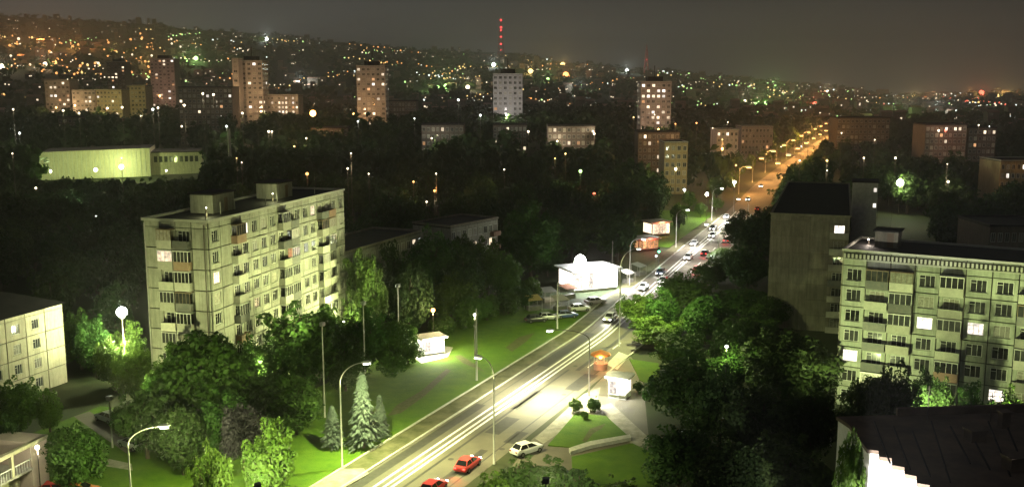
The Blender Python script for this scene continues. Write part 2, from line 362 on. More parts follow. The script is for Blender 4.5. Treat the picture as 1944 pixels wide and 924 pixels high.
# ------------------------------------------------------------------ panel-built blocks
def panel_set(key, bw, fh, mp, ow=1.8, oh=1.55, sill=.82, gap=.07):
    """shared meshes for one kind of panel block"""
    g_, T = gap, .20; S = {}
    x0, x1, z0, z1 = g_, bw - g_, g_, fh - g_
    a, b = (bw - ow) / 2, (bw + ow) / 2
    m = MB(); m.box(x0, a, -T, -.004, z0, z1); m.box(b, x1, -T, -.004, z0, z1); m.box(a, b, -T, -.004, z0, sill); m.box(a, b, -T, -.004, sill + oh, z1)
    m.box(a - .08, b + .08, -T - .09, -T - .002, sill - .09, sill - .02)
    S['W'] = m.mesh(key + '_window_panel', mp)
    S['P'] = MB().box(x0, x1, -T, -.004, z0, z1).mesh(key + '_plain_panel', mp)
    S['half'] = MB().box(x0, x1, -T, -.004, z0, z1).mesh(key + '_attic', mp)
    f = .07; m = MB()
    za, zb = sill, sill + oh
    for (p, q) in ((a, a + f), (b - f, b), (a + ow * .36, a + ow * .36 + f * .8), (a + ow * .68, a + ow * .68 + f * .7)): m.box(p, q, -.115, -.045, za, zb)
    m.box(a + f, b - f, -.114, -.046, za, za + f); m.box(a + f, b - f, -.114, -.046, zb - f, zb)
    m.box(a + f, a + ow * .36, -.112, -.048, zb - .45, zb - .45 + f * .7)
    S['frame'] = m.mesh(key + '_window', M['frame'])
    S['pane'] = MB().box(a + .02, b - .02, -.075, -.065, za + .02, zb - .02).mesh(key + '_pane', M['glass'])
    d = .95
    m = MB(); m.box(.06, bw - .06, -T - d, -T - .003, -.02, .10)
    m.box(.08, bw - .08, -T - d, -T - d + .06, .10, 1.08); m.box(.08, .14, -T - d + .06, -T - .003, .10, 1.08); m.box(bw - .14, bw - .08, -T - d + .06, -T - .003, .10, 1.08)
    m.box(.04, bw - .04, -T - d - .03, -T - d + .09, 1.08, 1.14)
    S['balcony'] = m.mesh(key + '_balcony', M['balc'])
    m = MB(); yf = -T - d
    for i in range(5):
        xx = .09 + (bw - .25) * i / 4; m.box(xx, xx + .07, yf, yf + .06, 1.14, 2.5)
    m.box(.08, bw - .08, yf - .005, yf + .065, 2.5, 2.58); m.box(.09, .14, yf + .07, -T - .003, 2.5, 2.57); m.box(bw - .14, bw - .09, yf + .07, -T - .003, 2.5, 2.57)
    m.box(.05, bw - .05, yf - .08, -T - .003, 2.585, 2.64)
    S['glaz'] = m.mesh(key + '_glazing', M['frame'])
    m = MB(); m.box(.16, bw - .16, yf + .02, yf + .035, 1.14, 2.5)
    S['gpane'] = m.mesh(key + '_glazing_pane', M['glass'])
    S['bw'], S['fh'] = bw, fh
    return S
def lit_choice(rnd, p_lit, p_cur=.18):
    q = rnd.random()
    if q < p_lit * .55: return M['lit']
    if q < p_lit * .8: return M['litw']
    if q < p_lit: return M['lito']
    return M['curtain'] if q < p_lit + p_cur else M['glass']
def facade(root, ox, oy, rz, bays, floors, S, rnd, z0=0.0, lit=None, p_lit=.03, attic=.75, glazed=.55, name='wall_panel'):
    bw, fh = S['bw'], S['fh']; c, s = math.cos(rz), math.sin(rz); lit = lit or {}
    for i, b in enumerate(bays):
        x = ox + c * i * bw; y = oy + s * i * bw
        for k in range(floors):
            L = (x, y, z0 + k * fh)
            put(name, S['P' if b == 'P' else 'W'], root, L, rz)
            if b != 'P':
                wn = put('window', S['frame'], root, L, rz)
                put('pane', S['pane'], wn, mat=lit.get((i, k)) or lit_choice(rnd, p_lit))
            if b == 'B':
                q = rnd.random()
                bo = put('balcony', S['balcony'], root, L, rz, mat=M['balcr'] if q < .10 else (M['balcd'] if q < .34 else M['balc']))
                if rnd.random() < glazed:
                    put('glazing', S['glaz'], bo, mat=M['frameb'] if rnd.random() < .25 else M['frame'])
                    put('glazing_pane', S['gpane'], bo, mat=lit_choice(rnd, p_lit * .5, .25) if (i, k) not in lit else M['glass'])
        if attic:
            put('attic_panel', S['half'], root, (x, y, z0 + floors * fh), rz, scale=(1, 1, attic / fh))
def root_block(name, label, cat, p0, p1, depth, group=None):
    ax = Vector((p1[0] - p0[0], p1[1] - p0[1])); ln = ax.length; ax.normalize()
    o = empty(name, (p0[0], p0[1], gz(*p0) if p0[1] > 380 else 0), math.atan2(ax.y, ax.x)); tag(o, label, cat, group)
    FOOT.append(((p0[0], p0[1]), ax, ln, depth)); return o, ln
def penthouse(root, x0, x1, y0, y1, z, h, wall, door=True):
    m = MB(); m.box(x0, x1, y0, y1, z + .012, z + h, 0)
    p = m.build('penthouse', [wall], root)
    MB().box(x0 - .25, x1 + .25, y0 - .25, y1 + .25, z + h + .003, z + h + .2).build('penthouse_roof', M['tar'], p)
    if door: MB().box((x0 + x1) / 2 + .1, (x0 + x1) / 2 + .95, y0 - .05, y0 - .003, z + .05, z + 2.0).build('penthouse_door', M['frameb'], p)
def flat_roof(root, ln, depth, z, m='tar', cap='cap', h=.35, over=.30):
    rf = MB().box(-.01, ln + .01, .0, depth, z - .25, z + .02).build('roof', M[m], root)
    c = MB(); t = .30
    c.box(-over, ln + over, -over, -over + t, z + .02, z + h); c.box(-over, ln + over, depth + over - t, depth + over, z + .02, z + h)
    c.box(-over, -over + t, -over + t, depth + over - t, z + .02, z + h); c.box(ln + over - t, ln + over, -over + t, depth + over - t, z + .02, z + h)
    c.build('parapet', M[cap], rf); return rf

# --- nine-storey slab at the middle-left
rnd = random.Random(3)
pA0 = (-39.8, 129.6); pA1 = (-28.7, 168.8); dA = 9.6
A, lnA = root_block('apartment_block', 'tall pale concrete-panel slab with two roof huts rising behind street trees', 'apartment block', pA0, pA1, dA)
SA = panel_set('slab', lnA / 16, 2.78, M['panelA'], ow=1.5)
zA = 9 * 2.78
MB().box(0.002, lnA - .002, .002, dA - .002, 0, zA + .3).build('core', M['joint'], A)
facade(A, 0, 0, 0, 'WPBWWWWBBWWWBBWW', 9, SA, rnd, lit={(2, 8): M['curtain'], (3, 8): M['litw'], (8, 6): M['lito'], (13, 4): M['lit'], (11, 8): M['lit'], (9, 3): M['lit']}, p_lit=.03, glazed=.6)
SAe = panel_set('end', dA / 4, 2.78, M['panelA'])
facade(A, 0, dA, -PI / 2, 'PBBP', 9, SAe, rnd, p_lit=.03, glazed=.55)
facade(A, lnA, 0, PI / 2, 'PPPP', 9, SAe, rnd)
flat_roof(A, lnA, dA, zA + .76)
penthouse(A, 8.0, 13.5, 4.2, 7.8, zA + .78, 2.6, M['panelA'])
penthouse(A, 26.0, 31.0, 4.2, 7.8, zA + .78, 2.4, M['panelA'])
MB().tube([(-.42, dA - .25, 0), (-.42, dA - .25, zA + .5)], .09, 8).build('drain_pipe', M['pole'], A)
MB().tube([(-.42, .4, 0), (-.42, .4, zA + .5)], .08, 8).build('drain_pipe', M['poled'], A)
for k in range(7):
    MB().tube([(3 + k * 5.3, 2.2 + (k % 3), zA + .77), (3 + k * 5.3, 2.2 + (k % 3), zA + 1.9 + .5 * (k % 2))], .07, 6).build('vent_pipe', M['pole'], A)

# --- green-lit panel block on the right
zF = 7 * 2.8
YF = 133.0
pF0 = at(1603, 470, 21.9); pF1 = at(1944, 497, 21.9)
axF = Vector((pF1[0] - pF0[0], pF1[1] - pF0[1])).normalized()
bwF = 3.05; nF = 10
pF1 = (pF0[0] + axF.x * bwF * nF, pF0[1] + axF.y * bwF * nF)
Fb, lnF = root_block('apartment_block', 'green-lit panel block with toothed parapet behind the dark brown roof', 'apartment block', pF0, pF1, 12)
SF = panel_set('tooth', bwF, 2.8, M['panelF'], ow=1.95, oh=1.6, sill=.78)
MB().box(.002, lnF - .002, .002, 12, 0, zF + .9).build('core', M['joint'], Fb)
LW = M['litw']
facade(Fb, 0, 0, 0, 'WBBWBWWBWB', 7, SF, rnd, lit={(0, 2): LW, (3, 4): LW, (5, 4): LW, (6, 1): LW, (1, 5): M['curtain'], (3, 5): M['curtain']}, p_lit=.02, attic=0, glazed=.45)
SFe = panel_set('toothend', 3.0, 2.8, M['panelE'])
facade(Fb, 0, 12, -PI / 2, 'PPPP', 7, SFe, rnd, attic=1.9)
MB().box(.02, lnF - .02, -.225, -.2035, zF + 1.0, zF + 1.78).build('frieze', M['joint'], Fb)
tooth = MB().box(.04, .30, -.32, -.2265, 0, .50).face([(.04, -.321, 0), (.17, -.321, -.22), (.30, -.321, 0)]).mesh('tooth', M['cap'])
for i in range(nF):
    ap = put('attic_panel', SF['half'], Fb, (i * bwF, 0, zF), 0, scale=(1, 1, 1.9 / 2.8))
for i in range(int(lnF / .508)):
    put('parapet_tooth', tooth, Fb, (i * .508, 0, zF + 1.1), 0)
ledge = MB().box(-.1, lnF, -.34, -.204, zF + .78, zF + .92).build('ledge', M['cap'], Fb)
flat_roof(Fb, lnF, 12, zF + 1.9, h=.30, over=.26)
for i in (2, 3, 5, 8):
    MB().tube([(i * bwF, -.28, 0), (i * bwF, -.28, zF + .7)], .06, 6).build('drain_pipe', M['poled'], Fb)
penthouse(Fb, 3, 6, 5, 8, zF + 1.95, 2.2, M['panelE'])

# --- brownish block with blank gable behind it, and its stair tower
pE0 = at(1466, 404, 20.9); pE1 = (pE0[0] + .95 * 13.2, pE0[1] - .31 * 13.2); dE = 60
Eb, lnE = root_block('apartment_block', 'brownish block with blank gable wall and a column of dark balconies', 'apartment block', pE0, pE1, dE)
nb = 4; SE = panel_set('gable', lnE / nb, 2.8, M['panelE'], gap=.012)
zE = 7 * 2.8
MB().box(.002, lnE - .002, .002, dE, 0, zE + .4).build('core', M['joint'], Eb)
facade(Eb, 0, 0, 0, 'PPPB', 7, SE, rnd, lit={(3, 6): LW}, p_lit=0, attic=1.0, glazed=.5)
SEl = panel_set('gableside', dE / 19, 2.8, M['panelE'])
facade(Eb, 0, dE, -PI / 2, 'P' * 19, 7, SEl, rnd, p_lit=.0, attic=1.0)
flat_roof(Eb, lnE, dE, zE + 1.0, cap='panelE')
m = MB().box(lnE + .3, lnE + 4.6, 8, 13, 0, zE + 6.4); m.build('stair_tower', M['concrete'], Eb)
MB().box(lnE + .1, lnE + 4.8, 7.8, 13.2, zE + 6.403, zE + 6.7).build('stair_tower_roof', M['tar'], Eb)
for k in range(2):
    put('window', MB().box(0, .5, -.05, -.003, 0, .7).mesh('stair_window', M['litw']), Eb, (lnE + 3.9, 8, zE + 2.0 + 2.8 * k))

# --- four-storey yellow-lit block at the left edge
pB1 = at(116, 576, 11.9); pB0 = at(-120, 640, 11.9)
Bb, lnB = root_block('apartment_block', 'low yellow-lit block with dark pitched roof at the edge of the yard', 'apartment block', pB0, pB1, 11)
nbB = int(lnB / 3.3); SB = panel_set('low', lnB / nbB, 2.85, M['panelB'], ow=1.3, oh=1.4)
MB().box(.002, lnB - .002, .002, 11, 0, 11.7).build('core', M['joint'], Bb)
bays = ('WPWPWWPWPWWWWWWW' * 2)[:nbB - 4] + 'WWWW'
facade(Bb, 0, 0, 0, bays[:nbB - 1] + 'P', 4, SB, rnd, p_lit=.0, attic=.55)
SBe = panel_set('lowend', 11 / 4, 2.85, M['panelB'])
facade(Bb, lnB, 0, PI / 2, 'PWWP', 4, SBe, rnd, attic=.55)
m = MB(); zb = 12.0; o_ = .6; rh = 2.3
P = [(-o_, -o_, zb), (lnB + o_, -o_, zb), (lnB + o_, 11 + o_, zb), (-o_, 11 + o_, zb), (5, 5.5, zb + rh), (lnB - 5, 5.5, zb + rh)]
for q in ((0, 1, 5, 4), (1, 2, 5), (2, 3, 4, 5), (3, 0, 4), (3, 2, 1, 0)): m.face([P[i] for i in q])
rf = m.build('roof', M['tar'], Bb)
for xx in (lnB * .3, lnB * .62, lnB - 6): MB().box(xx, xx + .8, 6.2, 7.0, zb + 1.2, zb + 3.2).build('chimney', M['balcr'], rf)

# --- five-storey houses behind the slab
def mid_block(label, p0, p1, depth, floors, wall, bays_n, p_lit, fh=2.8, roof='tar', side=None, group=None, cap='cap', winscale=1.0, sideb=4, name='apartment_block'):
    o, ln = root_block(name, label, 'apartment block', p0, p1, depth, group)
    rr = random.Random(int(abs(p0[0] * 31 + p0[1] * 7)))
    H = floors * fh + .7
    MB().box(0, ln, 0, depth, -3, H).build('wall', wall, o)
    flat_roof(o, ln, depth, H + .01, roof, cap, h=.4, over=.15)
    wm = far_window(ln / bays_n * .60 * winscale, fh * .56)
    def row(ox, oy, rz, width, n_):
        bwx = width / n_
        for i in range(n_):
            for k in range(floors):
                cx = (i + .5) * bwx
                lc = lit_choice(rr, p_lit, .3)
                put('window', wm, o, (ox + math.cos(rz) * cx, oy + math.sin(rz) * cx, k * fh + .9), rz, mat=lc)
    row(0, 0, 0, ln, bays_n)
    if side in ('L', 'both'): row(0, depth, -PI / 2, depth, sideb)
    if side in ('R', 'both'): row(ln, 0, PI / 2, depth, sideb)
    return o, ln, H
_fw = {}
def far_window(w_, h_):
    k = (round(w_, 1), round(h_, 1))
    if k not in _fw:
        w_, h_ = k; m = MB(); m.box(-w_ / 2 + .09, w_ / 2 - .09, -.05, -.004, .09, h_ - .09, 0)
        m.box(-w_ / 2, -w_ / 2 + .09, -.09, -.003, 0, h_, 1); m.box(w_ / 2 - .09, w_ / 2, -.09, -.003, 0, h_, 1)
        m.box(-w_ / 2 + .09, w_ / 2 - .09, -.088, -.003, 0, .09, 1); m.box(-w_ / 2 + .09, w_ / 2 - .09, -.088, -.003, h_ - .09, h_, 1)
        m.box(-.04, .04, -.086, -.052, .09, h_ - .09, 1)
        _fw[k] = m.mesh('far_window', [M['glass'], M['frame']])
    return _fw[k]
D1 = mid_block('five-storey house with black roof just behind the tall slab', at(640, 486, 14.7), at(800, 440, 14.7), 11, 5, M['panelA'], 14, .05, side='L', cap='panelE')
D2 = mid_block('five-storey house with reddish end wall among trees behind the kiosk', at(855, 432, 14.7), at(945, 415, 14.7), 10, 5, M['panelA'], 9, .06, side='R', cap='panelE')
# coloured balconies at its end
for k in range(4):
    MB().box(D2[1] - 2.8, D2[1] - .2, -1.0, -.01, k * 2.8 + 2.8, k * 2.8 + 3.8).build('balcony', M['balcr'], D2[0])

# --- floodlit hall with sweeping roofline, upper left
hA = at(78, 349); hB = at(288, 344); hC = at(372, 346)
Hh = empty('concert_hall', (hA[0], hA[1], 0), math.atan2(hB[1] - hA[1], hB[0] - hA[0]))
tag(Hh, 'wide green floodlit hall with sagging roofline and ribbed front', 'hall'); lnH = math.dist(hA, hB)
FOOT.append((hA, Vector((hB[0] - hA[0], hB[1] - hA[1])).normalized(), lnH * 1.4, 30))
m = MB(); K = 24
def roofz(t): return 13.7 + 1.1 * t
for i in range(K):
    a, b = i / K, (i + 1) / K
    m.box(a * lnH, b * lnH, 0, 28, 0, 4)
    za, zc = roofz(a), roofz(b)
    x0, x1 = a * lnH, b * lnH
    for (y0, rev) in ((0, False), (28, True)):
        q = [(x0, y0, 4), (x1, y0, 4), (x1, y0, zc), (x0, y0, za)]; m.face(q[::-1] if rev else q)
    m.face([(x0, 0, za), (x1, 0, zc), (x1, 28, zc), (x0, 28, za)], 1)
m.face([(0, 0, 4), (0, 0, roofz(0)), (0, 28, roofz(0)), (0, 28, 4)]); m.face([(lnH, 0, 4), (lnH, 28, 4), (lnH, 28, roofz(1)), (lnH, 0, roofz(1))])
m.build('hall_wall', [M['panelB'], M['tar']], Hh)
for i in range(K + 1):
    xx = i / K * (lnH - .5); MB().box(xx, xx + .30, -.22, -.01, 0, roofz(i / K) - .3).build('rib', M['cap'], Hh)
hw = math.dist(hB, hC)
wg = MB().box(lnH + .1, lnH + hw, 3, 26, 0, 12.4).build('wing', M['panelB'], Hh)
for i in range(9):
    MB().box(lnH + 1.2 + i * (hw - 2) / 9, lnH + 2.6 + i * (hw - 2) / 9, 2.93, 2.99, 8.2, 10.8).build('window', M['glass'], wg)
MB().box(lnH - .1, lnH + hw + .3, 2.7, 26.3, 12.405, 12.9).build('roof', M['tar'], wg)

# --- point towers and lit houses far behind
def tower(label, px0, px1, pytop, Y, wall, bays_n, p_lit, depth=15, side=None, hat=True, cap='cap', group=None, fh=2.8):
    zt = hgt((px0 + px1) / 2, pytop, Y); x0 = xat(px0, Y, zt); x1 = xat(px1, Y, zt); gr = gz(x0, Y)
    floors = max(2, int((zt - gr - 1) / fh))
    o, ln, H = mid_block(label, (x0, Y), (x1, Y), depth, floors, wall, bays_n, p_lit, fh=(zt - gr - .7) / floors, side=side, cap=cap, group=group, name='apartment_tower' if floors > 9 else 'apartment_block')
    if hat:
        h = MB().box(ln * .25, ln * .75, 4, depth - 4, H + .04, H + 3.0).build('lift_house', M['tar'], o)
        MB().tube([(ln * .5, depth / 2, H + 3), (ln * .5, depth / 2, H + 9)], .25, 6).build('aerial', M['poled'], h)
    return o, ln, H
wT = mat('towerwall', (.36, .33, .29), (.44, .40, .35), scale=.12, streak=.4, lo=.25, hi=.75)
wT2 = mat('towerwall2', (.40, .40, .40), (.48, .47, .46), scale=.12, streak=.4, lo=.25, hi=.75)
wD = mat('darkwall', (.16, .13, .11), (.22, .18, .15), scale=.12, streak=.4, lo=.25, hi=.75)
wO = mat('ochrewall', (.42, .34, .20), (.50, .42, .26), scale=.12, streak=.4, lo=.25, hi=.75)
tower('orange-lit tower with stepped top, at the end of the low lit wing', 447, 497, 116, 640, wT, 5, .10, side='R')
tower('orange-lit narrow stair block clinging to the stepped tower', 440, 452, 112, 626, wT, 1, .05, depth=10, hat=False)
tower('low orange-lit wing beside the stepped tower', 500, 566, 181, 650, wT, 10, .3, hat=False)
tower('half-lit tower with warm and grey faces left of the mast', 676, 731, 126, 610, wT, 6, .22, side='R')
tower('pale grey tower standing in front of the red mast', 936, 992, 141, 590, wT2, 6, .16)
tower('pinkish tower with scattered lit windows right of the mast', 1217, 1275, 156, 560, wT, 6, .25, side='L')
tower('hazy brown tower in the far left haze', 202, 236, 118, 900, wD, 5, .06)
tower('hazy pink-lit tower in the far left haze', 284, 330, 112, 860, wT, 6, .15)
tower('orange-lit block with bright balconies at the far left', 84, 131, 153, 720, wT, 6, .3, hat=False)
tower('yellow-lit low house among the far left trees', 182, 230, 171, 700, wO, 7, .12, hat=False)
tower('low orange-lit house left of the yellow house', 136, 181, 172, 705, wT, 6, .1, hat=False)
tower('small orange-lit house right of the yellow house', 240, 275, 163, 715, wO, 5, .1, hat=False)
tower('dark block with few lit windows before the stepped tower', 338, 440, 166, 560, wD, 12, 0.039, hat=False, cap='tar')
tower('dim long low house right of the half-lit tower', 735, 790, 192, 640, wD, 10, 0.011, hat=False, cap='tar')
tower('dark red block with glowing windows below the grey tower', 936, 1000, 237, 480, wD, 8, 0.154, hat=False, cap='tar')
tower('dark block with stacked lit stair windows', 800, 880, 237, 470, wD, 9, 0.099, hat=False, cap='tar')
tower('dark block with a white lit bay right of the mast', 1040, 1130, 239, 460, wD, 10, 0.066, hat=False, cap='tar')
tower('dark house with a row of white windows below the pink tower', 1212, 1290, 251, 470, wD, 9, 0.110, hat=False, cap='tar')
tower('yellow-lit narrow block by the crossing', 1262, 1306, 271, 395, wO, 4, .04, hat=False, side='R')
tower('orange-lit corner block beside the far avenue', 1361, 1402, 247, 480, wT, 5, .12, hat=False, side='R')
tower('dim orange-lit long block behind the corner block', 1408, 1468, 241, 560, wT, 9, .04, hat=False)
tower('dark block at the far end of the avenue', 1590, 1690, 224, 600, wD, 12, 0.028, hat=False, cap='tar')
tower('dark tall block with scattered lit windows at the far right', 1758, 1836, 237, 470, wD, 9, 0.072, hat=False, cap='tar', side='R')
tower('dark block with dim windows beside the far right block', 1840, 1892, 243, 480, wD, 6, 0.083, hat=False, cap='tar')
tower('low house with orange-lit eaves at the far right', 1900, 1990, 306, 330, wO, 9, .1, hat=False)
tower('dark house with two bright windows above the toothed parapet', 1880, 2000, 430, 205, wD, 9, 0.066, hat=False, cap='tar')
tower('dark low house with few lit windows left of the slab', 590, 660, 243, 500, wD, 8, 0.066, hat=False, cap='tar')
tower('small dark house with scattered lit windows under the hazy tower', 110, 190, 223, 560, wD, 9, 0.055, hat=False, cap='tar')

# --- terrace house at the lower-left corner
c0 = at(52, 842, 6.0); c1 = at(88, 824, 6.0)
Cb = empty('terrace_house', (c1[0], c1[1], 0), math.atan2(c1[1] - c0[1], c1[0] - c0[0])); tag(Cb, 'cream terrace house with open roof frame and pinkish corner wall', 'house')
FOOT.append(((c1[0] - 18, c1[1] - 8), Vector((1, 0)), 18, 10))
wc = mat('pinkwall', (.62, .52, .44), (.70, .60, .52), scale=1.2)
MB().box(-2.6, 0, 0, 5, 0, 6.0).build('corner_wall', wc, Cb)
MB().box(-16, -2.603, 1.6, 9, 0, 3.0).build('room', M['panelB'], Cb)
MB().box(-16, -2.603, -.1, 9.0, 3.003, 3.25).build('terrace_slab', M['concrete'], Cb)
MB().box(-16, .05, -.15, .35, 5.6, 6.0).box(-16, -2.61, 4.6, 5.0, 5.6, 6.0).build('beam', M['panelB'], Cb)
for k in range(5): MB().box(-5.6 - k * 3.0, -5.25 - k * 3.0, -.1, .25, 3.253, 5.6).build('column', M['panelB'], Cb)
rail = MB().box(0, .07, 0, .07, 0, .95).mesh('baluster', M['white'])
for k in range(34): put('baluster', rail, Cb, (-15.8 + k * .39, -.05, 3.253))
MB().box(-16, -2.61, -.08, .06, 4.203, 4.3).build('handrail', M['white'], Cb)
MB().box(-16, -2.65, 8.0, 9, 3.253, 6.2).build('rear_wall', M['balcr'], Cb)

# --- near brown roof with saw-tooth edge and whitewashed wall, lower right
zG = 15.0
saw = [(1588, 790), (1612, 806), (1646, 852), (1668, 855), (1670, 866), (1693, 869), (1694, 882), (1717, 886), (1718, 899), (1740, 903), (1741, 916), (1765, 920), (1766, 936), (1790, 940), (1792, 956), (1816, 962)]
ptsG = [at(*p, zG) for p in saw] + [at(1990, 1010, zG), at(2080, 784, zG), at(1944, 779, zG), at(1700, 787, zG)]
gx, gy = ptsG[2]
Gb = empty('saw_tooth_house', (gx, gy, 0)); tag(Gb, 'near house with dark brown flat roof, saw-tooth edge and whitewashed wall', 'house')
loc = [(p[0] - gx, p[1] - gy) for p in ptsG]
MB().prism(loc, zG - .3, zG).build('roof', M['brownroof'], Gb)
cx = sum(p[0] for p in loc) / len(loc); cy_ = sum(p[1] for p in loc) / len(loc)
wl = [at(*p, zG) for p in ((1590, 788), (1613, 806), (1650, 851), (1668, 854), (1693, 868), (1717, 885), (1740, 902), (1765, 919), (1790, 939), (1818, 960))] + ptsG[-4:]
wl = [(p[0] - gx, p[1] - gy) for p in wl]
MB().prism([(cx + (p[0] - cx) * .988, cy_ + (p[1] - cy_) * .988) for p in wl], 0, zG - .303).build('wall', M['white'], Gb)
FOOT.append(((gx - 4, gy - 10), Vector((1, 0)), 40, 24))
b0, b1 = loc[-2], loc[-1]
pr = MB(); dv = Vector((b0[0] - b1[0], b0[1] - b1[1])); 
pp = MB().box(0, dv.length, -.35, -.05, .004, .7).build('parapet', M['brownroof'], Gb, (b1[0], b1[1], zG), math.atan2(dv.y, dv.x))
for (px, py, hh, ww) in ((1850, 835, .9, 1.3), (1905, 810, 1.3, .8), (1925, 890, 1.0, 1.4)):
    q = at(px, py, zG); MB().box(-ww / 2, ww / 2, -ww * .4, ww * .4, .003, hh).box(-ww / 2 - .1, ww / 2 + .1, -ww * .4 - .1, ww * .4 + .1, hh + .003, hh + .12).build('roof_vent', M['brownroof'], Gb, (q[0] - gx, q[1] - gy, zG), .2)
for (px, py, hh) in ((1760, 800, 3.2), (1880, 800, 2.6)):
    q = at(px, py, zG); MB().tube([(0, 0, 0), (0, 0, hh)], .035, 6).box(-.5, .5, -.02, .02, hh - .35, hh - .31).box(-.35, .35, -.02, .02, hh - .7, hh - .66).build('aerial', M['poled'], Gb, (q[0] - gx, q[1] - gy, zG), px * .01)
for k in range(9):
    q0 = at(1660 + k * 36, 800 + (k % 3) * 9, zG); q1 = at(1690 + k * 38, 880 + (k % 4) * 12, zG)
    d = Vector((q1[0] - q0[0], q1[1] - q0[1]))
    MB().box(0, d.length, -.06, .06, .004, .09).build('roof_seam', M['tar'], Gb, (q0[0] - gx, q0[1] - gy, zG), math.atan2(d.y, d.x))

# ------------------------------------------------------------------ lamps
GREENISH = (.92, 1.0, .42); WHITEGREEN = (1.0, 1.0, .74); SODIUM = (1.0, .46, .12); COLD = (.92, .98, 1.0)
def bulb(parent, loc, watts, col, spot=None, aim=None, radius=.25):
    l = bpy.data.lights.new('bulb', 'SPOT' if spot else 'POINT'); l.energy = watts; l.color = col; l.shadow_soft_size = radius
    if spot: l.spot_size = math.radians(spot); l.spot_blend = 1.0
    o = bpy.data.objects.new('bulb', l); o.location = loc; COL.objects.link(o)
    if parent: o.parent = parent
    if aim: o.rotation_euler = Vector(aim).to_track_quat('-Z', 'Y').to_euler()
    return o
def arm_lamp(label, x, y, h, reach, rz, watts, col=GREENISH, spot=None, lens='litlamp', group='street lamps with curved arms', headr=1.0, pole='pole', aim=(0, 0, -1), name='street_lamp'):
    """tapered mast with curved arm towards local +x"""
    o = tag(empty(name, (x, y, gz(x, y) if y > 380 else 0), rz), label, 'street lamp', group)
    MB().tube([(0, 0, 0), (0, 0, 1.2), (0, 0, 1.25), (0, 0, h * .82)], [.14, .14, .10, .07], 10).build('pole', M[pole], o, smooth=True)
    pts = [(reach * (1 - math.cos(t)), 0, h * .82 + (h * .18) * math.sin(t)) for t in [PI / 2 * i / 8 for i in range(9)]] 
    MB().tube(pts, [.07 - .003 * i for i in range(9)], 8).build('arm', M[pole], o, smooth=True)
    s = headr
    hd = MB().tube([(reach - .1, 0, h), (reach + .15 * s, 0, h + .03), (reach + .7 * s, 0, h + .04), (reach + 1.05 * s, 0, h + .0)], [.08 * s, .17 * s, .20 * s, .08 * s], 8).build('lamp_head', M['white'], o, smooth=True)
    MB().box(reach + .15 * s, reach + .95 * s, -.14 * s, .14 * s, h - .24 * s, h - .165 * s).build('lens', M[lens], hd)
    if watts: bulb(o, (reach + .5 * s, 0, h - .55 * s), watts, col, spot, aim)
    return o
def globe_lamp(label, x, y, h, watts, col, lens='litlampo', r=.3, group='globe lamps', pole='poled', z=None, name='globe_lamp'):
    o = tag(empty(name, (x, y, z if z is not None else (gz(x, y) if y > 380 else 0))), label, 'street lamp', group)
    MB().tube([(0, 0, 0), (0, 0, .8), (0, 0, .85), (0, 0, h - r * .9)], [.11, .11, .07, .05], 8).build('pole', M[pole], o, smooth=True)
    MB().ball((0, 0, h), r, 0, 12, 8).build('globe', M[lens], o, smooth=True)
    if watts: bulb(o, (0, 0, h + r + .35), watts * .5, col); bulb(o, (0, 0, h - r - .5), watts * .5, col)
    return o
# near lamps of the avenue
x, y = at(650, 890); arm_lamp('tall mast with curved arm standing left of the kerb by the spruces', x, y, 12.4, 2.6, math.radians(20), 34000, spot=176)
x, y = at(938, 880); arm_lamp('curved lamp mast standing in front of the light pool on the road', x, y, 12.6, 1.6, math.radians(150), 17000, (1, .95, .42), pole='pole', spot=165)
x, y = at(252, 985); arm_lamp('curved lamp at the lower left above the dark yard', x, y, 9.6, 3.0, math.radians(15), 12000)
x, y = at(1118, 752)
arm_lamp('dark slim mast beside the bright light pool on the road', x, y, 9.9, 5.2, math.radians(190), 60000, (1, 1, .62), spot=140, pole='poled', lens='litlampw')
for (px, py, h, lab) in ((905, 722, 11.0, 'bare mast at the lawn edge left of the road'), (1058, 624, 8.5, 'bare mast by the parked cars below the white pavilion'), (1162, 522, 8.0, 'bare mast before the white pavilion')):
    x, y = at(px, py); o = tag(empty('utility_pole', (x, y, 0)), lab, 'pole', 'bare utility poles')
    MB().tube([(0, 0, 0), (0, 0, 1.5), (0, 0, h)], [.17, .15, .09], 10).build('mast', M['pole'], o, smooth=True)
    MB().box(-.06, .06, -.9, .9, h - .6, h - .48).build('crossarm', M['pole'], o)
    for s in (-.75, .75): MB().tube([(0, s, h - .48), (0, s, h - .2)], [.07, .04], 6).build('insulator', M['white'], o)
# kiosk globe, courtyard lamps
x, y = at(823, 662); globe_lamp('orange globe lamp burning beside the lit kiosk', x, y, 6.6, 1700, (1, .75, .42), r=.34)
y = 142.0; x = xat(232, y, 10); hF = hgt(232, 592, y)
sl_ = tag(empty('floodlight_or_added_mast', (x, y, 0)), 'glaring white globe light on a mast beside the tall slab', 'floodlight')
MB().tube([(0, 0, 0), (0, 0, hF - .9)], [.15, .08], 10).build('pole', M['poled'], sl_, smooth=True)
MB().ball((0, 0, hF), .75, 0, 20, 14).build('globe', M['litlampw'], sl_, smooth=True)
MB().tube([(0, 0, hF - .95), (0, 0, hF - .65)], [.3, .5], 12).build('collar', M['metal'], sl_)
bulb(sl_, (1.9, -1.6, hF), 9000, (.95, 1, .55)); bulb(sl_, (1.0, -1.6, hF - 4), 10000, (.95, 1, .55)); bulb(sl_, (-1.2, 1.6, hF + .6), 4500, (.95, 1, .62))
